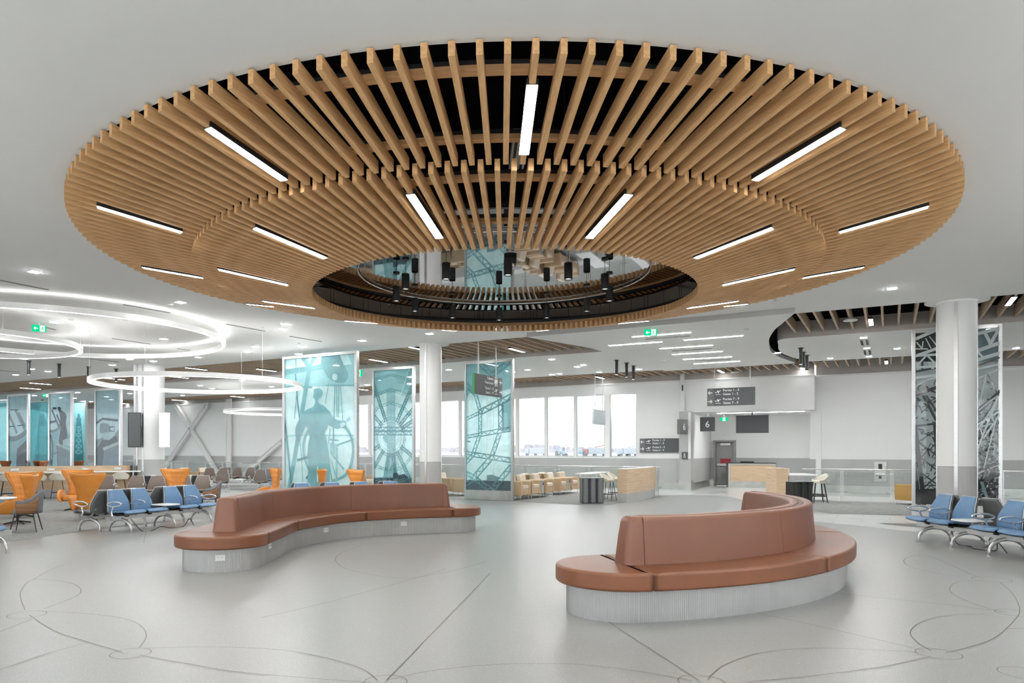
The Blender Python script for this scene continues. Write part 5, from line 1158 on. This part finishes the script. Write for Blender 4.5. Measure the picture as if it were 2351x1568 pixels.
tandem('charcoal-backed tandem seats back to back with the right blue row', (9.42, 10.3), aR_+PI, [(.34, 'seat'), (.98, 'seat'), (1.7, 'seat'), (2.35, 'seat'), (3.35, 'seat')], (.4, 1.4, 2.4, 3.4), 3.75, chgrey_m, (.03, .66, 2.0))
aM = math.atan2(.45, .89)
tandem('blue tandem seats whose tops show above the left leather bench', (-4.55, 18.0), aM, [(.34, 'seat'), (1.13, 'seat'), (1.92, 'seat'), (2.72, 'seat')], (.3, 1.5, 2.7), 3.0, blue_m, (.73, 1.5, 2.3))
tandem('grey-backed tandem seats behind those tops, before the sailor panel', (-4.95+.89*3, 18.75+.45*3), aM+PI, [(.3, 'seat'), (1.1, 'seat'), (1.9, 'seat'), (2.65, 'seat')], (.3, 1.5, 2.7), 3.0, chgrey_m, (.7,))
aT = .16
tandem('brown tandem seats facing the viewer behind the left blue row', (-12.35, 23.3), aT, [(.4, 'seat'), (1.33, 'seat'), (1.95, 'seat'), (2.78, 'seat'), (3.4, 'seat')], (.3, 1.8, 3.3), 3.7, taupe_m, (.06, .75, 1.64, 3.72))
tandem('dark-backed tandem seats behind the brown row', (-12.6+3.6, 24.25+.58), aT+PI, [(.4, 'seat'), (1.0, 'seat'), (1.95, 'seat')], (.3, 1.8, 3.3), 3.7, taupe_m, (.06,))
tandem('distant brown tandem seats by the upright steel post', (-12.7, 33.6), .2, [(.35, 'seat'), (.97, 'seat')], (.3, 1.1), 1.4, taupe_m, (.03, 1.35))
tandem('distant brown tandem seat with a white table on its right', (-10.85, 30.0), .1, [(.35, 'seat'), (1.1, 'table'), (1.9, 'seat')], (.25, .6, 2.0), 2.3, taupe_m, (.03, 1.5))
tandem('farthest brown tandem seats beside the railing', (-12.6, 35.6), -.3, [(.35, 'seat'), (.97, 'seat'), (1.7, 'seat')], (.3, 1.6), 2.0, taupe_m, (.03, .66))
tandem('distant tandem seats facing right beside the orange armchair', (-9.3, 31.6), PI/2-.3, [(.35, 'seat'), (.97, 'seat')], (.3, 1.1), 1.4, chgrey_m, (.03, 1.3))
# power leads under the front rows
for lab, pts in (('black power lead on the floor under the right blue row', [(8.8, 13.3, .30), (8.85, 13.2, .03), (8.9, 12.9, .01), (8.75, 12.6, .01), (8.9, 12.3, .02), (8.8, 12.1, .18), (8.85, 11.95, .02)]), ('black power lead on the floor under the left blue row', [(-7.25, 15.25, .28), (-7.05, 15.35, .01), (-6.9, 15.5, .01), (-6.85, 15.8, .06), (-6.7, 16.0, .01), (-6.55, 16.3, .02), (-6.5, 16.5, .17), (-6.4, 16.5, .02)])):
    tag(MB().tube(catmull(pts, 8), .008, blackmet_m, 6).build('power_lead'), lab, 'cable')

# ---------------------------------------------------------------- wingback armchairs
def wingback(m, pouf=False):
    def f():
        t = thing('wingback_armchair', '', 'armchair')
        def back(u, v):       # faces -y
            s_ = (u-.5)*2; z = .40+.78*v
            hw = .33-.10*math.sin(min(1, v/.5)*PI)*.75 if v < .5 else .33+.11*((v-.5)/.5)**.9
            if v < .5: hw = .33-.085*math.sin(PI*min(1, v/.55))
            else: hw = .265+.175*min(1, (v-.5)/.38)
            wing = (.06+.22*max(0, v-.35))*abs(s_)**3
            y = .27+.12*v-wing; z = z-.03*(1-abs(s_))*(v > .9)
            return (s_*hw*(1-.03*abs(s_)), y, z)
        b = MB(); b.grid(back, 20, 20, m); bk = b.build('wing_back', parent=t, solid=.06); q = bk.modifiers.new('round', 'SUBSURF'); q.levels = q.render_levels = 1
        b = MB()                # channelled front padding
        def pad(u, v):
            p = Vector(back(.08+.84*u, .03+.92*v)); r = .012*abs(math.sin(PI*v*5))+.006*abs(math.sin(PI*u*4)); return (p.x, p.y-.035-r, p.z)
        b.grid(pad, 24, 30, m); b.build('padding', parent=t, solid=.02)
        out = [(.30*math.copysign(abs(math.cos(a))**.6, math.cos(a)), -.04+.30*math.copysign(abs(math.sin(a))**.6, math.sin(a))) for a in [2*PI*k/32 for k in range(32)]]
        MB().cushion(out, .28, .43, .05, m).build('seat', parent=t)
        for sx in (-1, 1):
            def arm(u, v):
                y = .34-.68*u; h = .56+.04*math.sin(PI*u)-.16*u**3; z = .26+(h-.26)*v; x = sx*(.30+.09*math.sin(PI/2*v)+.02*math.sin(PI*u)-.10*max(0, u-.6)); return (x, y, z)
            b = MB(); b.grid(arm, 14, 8, m); b.build('arm', parent=t, solid=.05)
        b = MB(); b.cyl((0, 0, .05), .03, .24, blackmet_m, 12)
        for k in range(4): a = PI/4+PI/2*k; b.tube([(0, 0, .07), (.30*math.cos(a), .30*math.sin(a), .02)], .016, blackmet_m, 6)
        b.build('swivel_base', parent=t); return t
    return f
mko = Maker(wingback(orange_m))
oc = 'orange wingback armchairs'
mko((-9.52, 18.0, 0), PI+.05, 'orange wingback armchair with its smooth back to the viewer', oc)
mko((-11.55, 20.9, 0), .2, 'orange wingback armchair facing the viewer behind the backward-turned one', oc)
mko((-10.75, 17.0, 0), -1.35, 'rust orange wingback armchair seen from its side near the left edge', oc)
mko((-11.6, 18.6, 0), .5, 'orange wingback armchair mostly hidden behind the side-turned one', oc)
mko((-9.15, 22.0, 0), .15, 'orange wingback armchair facing the viewer above the blue tandem row', oc)
mko((-6.35, 22.2, 0), -1.0, 'orange wingback armchair facing left behind the end of the leather bench', oc)
mko((-4.75, 21.3, 0), -1.5, 'orange wingback armchair before the sailor panel, the left of two', oc)
mko((-3.62, 21.0, 0), -.8, 'orange wingback armchair before the sailor panel, the right of two', oc)
mkb = Maker(wingback(brownw_m)); bc = 'rust wingback armchairs beyond the work counter'
for px, rz, w in ((3, -1.6, 'at the left edge of the picture'), (74, -1.4, 'left of the lighthouse glass'), (110, 1.6, 'right of the lighthouse glass'), (180, PI, 'before the narrow dark lighthouse glass')):
    c = Q(px, 0, 39.5); mkb((c.x, c.y, 0), rz, 'rust wingback armchair far off '+w, bc)
# tub chairs with walnut shells
def tub(m=chgrey_m):
    t = thing('tub_chair', '', 'chair')
    def sh(u, v, r=0.): a = PI*(1.0+1.0*u)+PI; ang = -PI*.12+PI*1.24*u; x = (.29+r)*math.cos(ang); y = (.27+r)*math.sin(ang); z = .40+v*(.27+.23*max(0, math.sin(ang))**2); return (x*(1+.10*v), y*(1+.16*v), z)
    b = MB(); b.grid(lambda u, v: sh(u, v), 24, 6, m); b.build('upholstered_back', parent=t, solid=.05)
    for s_ in (0, 1):
        b = MB(); b.grid(lambda u, v: sh((.0+.34*u) if s_ == 0 else (.66+.34*u), v*.8, .035), 10, 4, walnut_m); b.build('walnut_side', parent=t, solid=.012)
    b = MB(); b.cushion([(.25*math.cos(2*PI*k/24), .25*math.sin(2*PI*k/24)-.01) for k in range(24)], .38, .47, .03, m); b.build('seat', parent=t)
    for sx in (-1, 1):
        for sy in (-1, 1): MB().tube([(sx*.17, sy*.17, .39), (sx*.25, sy*.25, 0)], [.014, .009], blackmet_m, 6).build('leg', parent=t)
    return t
mk = Maker(tub)
mk((-9.52, 15.35, 0), -1.25, 'grey tub chair with walnut sides and black legs beside the left rows', 'walnut-sided tub chairs'); mk((-7.3, 19.9, 0), -1.3, 'walnut-sided tub chair half hidden behind the last blue seat', 'walnut-sided tub chairs')
# tables
def round_table(label, x, y, r, h, lean=0.):
    t = thing('round_table', label, 'table', (x, y, 0)); MB().lathe([(0, h-.03), (r-.02, h-.03), (r, h-.015), (r, h), (0, h)], white_m, 40).build('table_top', parent=t)
    MB().tube([(0, 0, h-.02), (lean, 0, .02)], .025, blackmet_m, 8).build('pedestal', parent=t); MB().cyl((lean, 0, 0), r*.55, .02, blackmet_m, 28).build('foot', parent=t)
round_table('round white table beside the side-turned armchair at the left edge', -10.25, 15.3, .48, .72); round_table('small round white side table on a leaning leg by the backward armchair', -10.15, 19.0, .22, .58, -.12); round_table('small round white table behind the left blue row', -8.85, 20.6, .26, .62)
# white rounded pouf by the armchairs
b = MB().cushion([(.36*math.cos(2*PI*k/28), .30*math.sin(2*PI*k/28)) for k in range(28)], .03, .42, .05, white_m); tag(b.build('pouf', loc=(-9.95, 19.3, 0)), 'white rounded pouf on the carpet behind the leaning side table', 'ottoman')

# ---------------------------------------------------------------- work counter and bar stools, left
ca_ = math.radians(30); cr0 = Vector((-13.15, 27.7, 0)); 
t = thing('work_counter', 'long oak work counter with white top and four oval outlets, left', 'counter', cr0, ca_)
L = 13
MB().box((-L/2, .32, .575), (L, .08, 1.15), panel_m).build('oak_screen', parent=t); MB().box((-L/2+.05, -.04, .93), (L+.5, .66, .045), white_m).build('white_top', parent=t, bevel=.005)
MB().box((-L/2-.25, .1, .60), (L-.5, .30, .62), panel_m).build('oak_front', parent=t); MB().box((-L/2-.25, .1, .145), (L-.5, .28, .29), wains_m).build('plinth', parent=t); MB().box((.02, .2, .575), (.06, .4, 1.15), blackmet_m).build('end_panel', parent=t)
dcn = Vector((math.cos(ca_), math.sin(ca_), 0)); ncn = Vector((-dcn.y, dcn.x, 0))
for px in (34, 117, 196, 270):
    s_ = QL(px, cr0+ncn*.27, dcn); b = MB(); b.rbox((s_, .275, 1.03), (.26, .02, .10), .045, steel_m); b.rbox((s_, .265, 1.025), (.16, .02, .07), .03, wplast_m); b.build('oval_outlet', parent=t)
def bar_stool():
    t = thing('bar_stool', '', 'stool')
    MB().cushion([(.21*math.cos(2*PI*k/28), .21*math.sin(2*PI*k/28)) for k in range(28)], .66, .74, .03, cream_m).build('seat', parent=t)
    def bk(u, v): a = -.25+(PI+.5)*u; hh = .08+.20*max(0.15, math.sin(a)); r = .235+.05*v; return (r*math.cos(a), r*math.sin(a)*.95, .655+hh*v)
    MB().grid(bk, 22, 6, cream_m).build('curved_back', parent=t, solid=.045)
    for sx in (-1, 1):
        for sy in (-1, 1): MB().tube([(sx*.13, sy*.13, .67), (sx*.22, sy*.22, 0)], .010, blackmet_m, 6).build('leg', parent=t)
    q = [(.195*sx, .195*sy, .22) for sx, sy in ((1, 1), (-1, 1), (-1, -1), (1, -1))]; MB().tube(q, .009, blackmet_m, 6, closed=True).build('footrest', parent=t); return t
mks = Maker(bar_stool)
def inv(v): return v
for px, w in ((18, 'the leftmost of four at the work counter'), (86, 'second from the left at the work counter'), (132.5, 'third from the left at the work counter'), (276, 'the rightmost at the work counter')):
    q0 = cr0-ncn*.62; p = q0+dcn*QL(px, q0, dcn); mks((p.x, p.y, 0), ca_+PI, 'cream bar stool, '+w, 'cream bar stools at the work counter')

# ---------------------------------------------------------------- beige lounge armchairs
def club(m, lt):
    def f():
        t = thing('lounge_armchair', '', 'armchair')
        for sx in (-1, 1): MB().rbox((sx*.31, -.0, .40), (.11, .68, .50), .02, m).build('arm', parent=t)
        MB().rbox((0, -.02, .27), (.50, .62, .20), .02, m).build('base', parent=t); MB().rbox((0, -.05, .44), (.50, .58, .15), .04, lt).build('seat_cushion', parent=t)
        b = MB(); Mx = Matrix.Translation((0, .26, .62)) @ Matrix.Rotation(-.22, 4, 'X'); b.rbox((0, 0, 0), (.50, .16, .48), .05, lt, Mx); b.build('back_cushion', parent=t)
        b = MB(); Mx = Matrix.Translation((0, .36, .58)) @ Matrix.Rotation(-.22, 4, 'X'); b.rbox((0, 0, 0), (.52, .06, .50), .02, m, Mx); b.build('back_panel', parent=t)
        for sx in (-1, 1):
            for sy in (-1, 1): MB().tube([(sx*.32, sy*.29, .16), (sx*.32, sy*.29, 0)], .014, steel_m, 8).build('leg', parent=t)
        return t
    return f
mkc = Maker(club(tan_m, tanlt_m)); aa0 = -11.35; fr = PI/2-T30      # facing +E1
def cl_at(a, b_, rz, lab, g='tan lounge armchairs by the windows'): p = G(a, b_); mkc((p.x, p.y, 0), rz, lab, g)
def side_tab(a, b_, lab):
    p = G(a, b_); t = thing('side_table', lab, 'table', (p.x, p.y, 0), fr, 'grey side tables between the lounge armchairs'); MB().rbox((0, 0, .38), (.26, .56, .46), .01, wains_m).build('cabinet', parent=t); MB().rbox((0, 0, .625), (.30, .62, .03), .01, tan_m).build('table_top', parent=t); MB().box((.05, -.284, .5), (.05, .01, .09), dark_m).build('outlet', parent=t)
    for sx in (-1, 1): MB().tube([(sx*.1, -.25, .16), (sx*.1, -.25, 0)], .014, steel_m, 6).build('leg', parent=t)
FA = fr
for b_, w in ((22.75, 'right beside the girder panel post'), (23.62, 'second from the girder panel'), (24.82, 'third from the girder panel, right of a side table'), (26.15, 'with its broad side showing, mid row'), (27.35, 'last of the row, left of the fluted grey bin')):
    cl_at(aa0, b_, FA, 'tan lounge armchair with cream seat, '+w)
side_tab(aa0+.02, 24.22, 'grey side table between the second and third lounge armchairs'); side_tab(aa0+.02, 26.75, 'grey side table between the last two lounge armchairs')
for b_, w in ((24.7, 'left'), (26.2, 'right')): cl_at(aa0-.95, b_, FA+PI, 'tan lounge armchair turned away behind the window row, '+w)
for px, Y, rz, w in ((1028, 28.2, FA, 'seen right of the mid column'), (1066, 27.6, FA+PI, 'cut by the girder panel, seen from behind'), (836, 30.5, FA, 'right of the sailor panel'), (381, 35.5, FA, 'far left, half behind the stout column'), (431, 36.0, FA, 'far left, before the crossing braces'), (474, 36.5, FA, 'far left, next to the falling brace')):
    c = Q(px, 0, Y); mkc((c.x, c.y, 0), rz, 'tan lounge armchair '+w, 'tan lounge armchairs by the windows')
c = Q(2095, 0, 22.9); mkq = Maker(club(tandk_m, tandk_m)); mkq((c.x, c.y, 0), PI+.3, 'ochre lounge armchair half hidden behind the steelwork panel')

# ---------------------------------------------------------------- bins
def fluted_bin(label, px0, px1, Y, h, m, top, rz):
    c = Q((px0+px1)/2, 0, Y); w = (px1-px0)*Y/FPX/1.12; t = thing('waste_bin', label, 'bin', (c.x, c.y+.2, 0), rz)
    for k in range(3):
        x = (k-1)*w/3; wd = w/3*.93
        out = [(x-wd/2, .2), (x-wd/2, -.12), (x-wd/2+.05, -.19)]+[(x-wd/2+.05+(wd-.1)*j/8, -.19-.015*math.sin(PI*j/8)-.004*(j % 2)) for j in range(1, 8)]+[(x+wd/2-.05, -.19), (x+wd/2, -.12), (x+wd/2, .2)]
        MB().prism(out, .04, h-.02, m).build('fluted_body', parent=t)
    MB().rbox((0, .0, h-.01), (w, .40, .025), .01, top).build('lid', parent=t); MB().box((0, .0, .03), (w*.92, .34, .06), dark_m).build('plinth', parent=t)
    MB().box((0, .02, h/2), (w*.96, .34, h-.1), dark_m).build('inner_liner', parent=t)
fluted_bin('charcoal fluted waste bin in front of the stools by the windows', 1332, 1390, 23.3, .84, bin_m, bin_m, .12)
fluted_bin('black fluted waste bin behind the right leather bench', 1815, 1872, 20.3, .84, binb_m, binb_m, .15)

# ---------------------------------------------------------------- curved oak counter, gate desk, right bar counter
def wall_counter(label, pts, th, h, zp, name='counter_wall'):
    t = thing(name, label, 'counter'); f = catmull([(x, y, 0) for x, y in pts], 8); n = len(f); bk = []
    for i, p in enumerate(f): d = (f[min(i+1, n-1)]-f[max(i-1, 0)]).normalized(); bk.append(p+Vector((-d.y, d.x, 0))*th)
    o = f+list(reversed(bk)); MB().prism(o, zp, h, panel_m).build('oak_panel', parent=t); MB().prism([p for p in o], 0, zp, wains_m).build('plinth', parent=t)
    MB().prism(o, h, h+.012, white_m).build('cap', parent=t); return t, f, bk
wall_counter('curved oak-clad counter wall with grey plinth beside the charcoal bin', [(5.08, 23.9), (5.75, 24.9), (6.4, 26.1), (6.92, 27.4)], .33, 1.11, .30)
t = thing('high_table', 'white high table behind the curved oak counter wall', 'table', (4.45, 26.0, 0), math.atan2(3.5, 1.85)); MB().rbox((0, .15, .91), (2.2, .55, .04), .01, white_m).build('table_top', parent=t)
for x in (-.9, .9): MB().box((x, .3, .45), (.05, .05, .9), steel_m).build('leg', parent=t)
for px, w in ((1396, 'left of two behind the charcoal bin'), (1413, 'right of two behind the charcoal bin')): c = Q(px, 0, 24.9 if px < 1400 else 25.8); mks((c.x, c.y, 0), 1.0, 'cream bar stool, '+w, 'cream bar stools by the curved oak wall')
# gate desk
g0 = P(1672, 1119, 0); g1 = g0+Vector((2.02, -.45, 0)); d = g1-g0; L = d.length; t = thing('gate_desk', 'gate desk with oak front in a steel frame under the dark television', 'counter', g0, math.atan2(d.y, d.x))
MB().box((L/2, .4, .68), (L-.14, .8, .78), panel_m).build('oak_front', parent=t); MB().box((L/2, .4, .145), (L-.1, .78, .29), kick_m).build('kick_plate', parent=t)
for x in (.035, L-.035): MB().box((x, .4, .56), (.07, .86, 1.12), steel_m).build('frame_leg', parent=t)
MB().box((L/2, .4, 1.09), (L, .86, .06), steel_m).build('frame_top', parent=t); MB().box((L/2, .42, 1.135), (L+.06, .8, .03), dark_m).build('dark_top', parent=t)
tag(MB().rbox((0, 0, .03), (.55, .3, .07), .02, dark_m).build('desk_monitor', loc=g0+d*.42+Vector((.1, .35, 1.15))), 'low black device lying on the dark top of the gate desk', 'device')
# right bar counter
r0 = Q(1783, 0, 24.6); t = thing('bar_counter', 'oak-ended bar counter with white stone top behind the right bench', 'counter', (r0.x, r0.y, 0), -.12)
MB().box((.19, .65, .555), (.38, 1.3, 1.11), panel_m).build('oak_end', parent=t); MB().box((.40, .65, 1.0), (.04, 1.28, .24), tanlt_m).build('stone_splash', parent=t)
MB().rbox((.88, .68, .89), (.95, 1.25, .05), .01, white_m).build('white_top', parent=t); MB().box((.52, .68, .43), (.2, 1.2, .86), wains_m).build('pedestal', parent=t); b = MB()
for y in (.25, .65, 1.05): b.cyl((.415, y, 1.02), .02, .03, steel_m, 10)
b.build('outlets', parent=t)
for x, y, w in ((11.35, 23.7, 'nearest of three right of the black bin'), (11.62, 24.3, 'middle of three right of the black bin'), (11.9, 24.9, 'furthest of three right of the black bin')): mks((x, y, 0), -1.7, 'cream bar stool, '+w, 'cream bar stools at the right bar counter')
# small fittings on the walls
def plate(label, px, py, b0, w, h, m, name='wall_plate', cat='fitting'): return tag(MB().rbox((0, 0, 0), (w, .03, h), .008, m).build(name, loc=QB(px, b0, 0, py), rz=-T30), label, cat)
t = thing('bottle_filler', 'steel drinking fountain panel on the right wall behind the railing', 'drinking fountain', QB(2021, BW+.70, 0, 1083), -T30)
MB().box((0, 0, 0), (.42, .03, .78), kick_m).build('steel_panel', parent=t); MB().box((.0, -.02, .18), (.13, .02, .26), dark_m).build('recess', parent=t); MB().rbox((0, -.12, -.1), (.34, .22, .08), .03, steel_m).build('basin', parent=t); MB().box((0, -.02, -.22), (.1, .02, .1), dark_m).build('sensor', parent=t)
plate('small steel outlet plate on the grey dado of the right wall', 1903, 1105, BW+.72, .10, .12, steel_m)
plate('tiny white plate on the alcove wall right of the gate door', 1735, 1040, BG-.02, .08, .14, wplast_m)
plate('white alarm plate above the gate door', 1663, 998.5, BG-.02, .14, .06, wplast_m)
t = thing('security_camera', 'small white camera on the upper post left of the bulkhead', 'camera', QB(1567, BW-.2, 0, 884)); MB().tube([(0, 0, 0), (0, 0, -.25)], .03, blackmet_m, 8).build('body', parent=t); MB().box((0, .05, -.6), (.16, .1, 2.6), wall_m).build('post', parent=t)
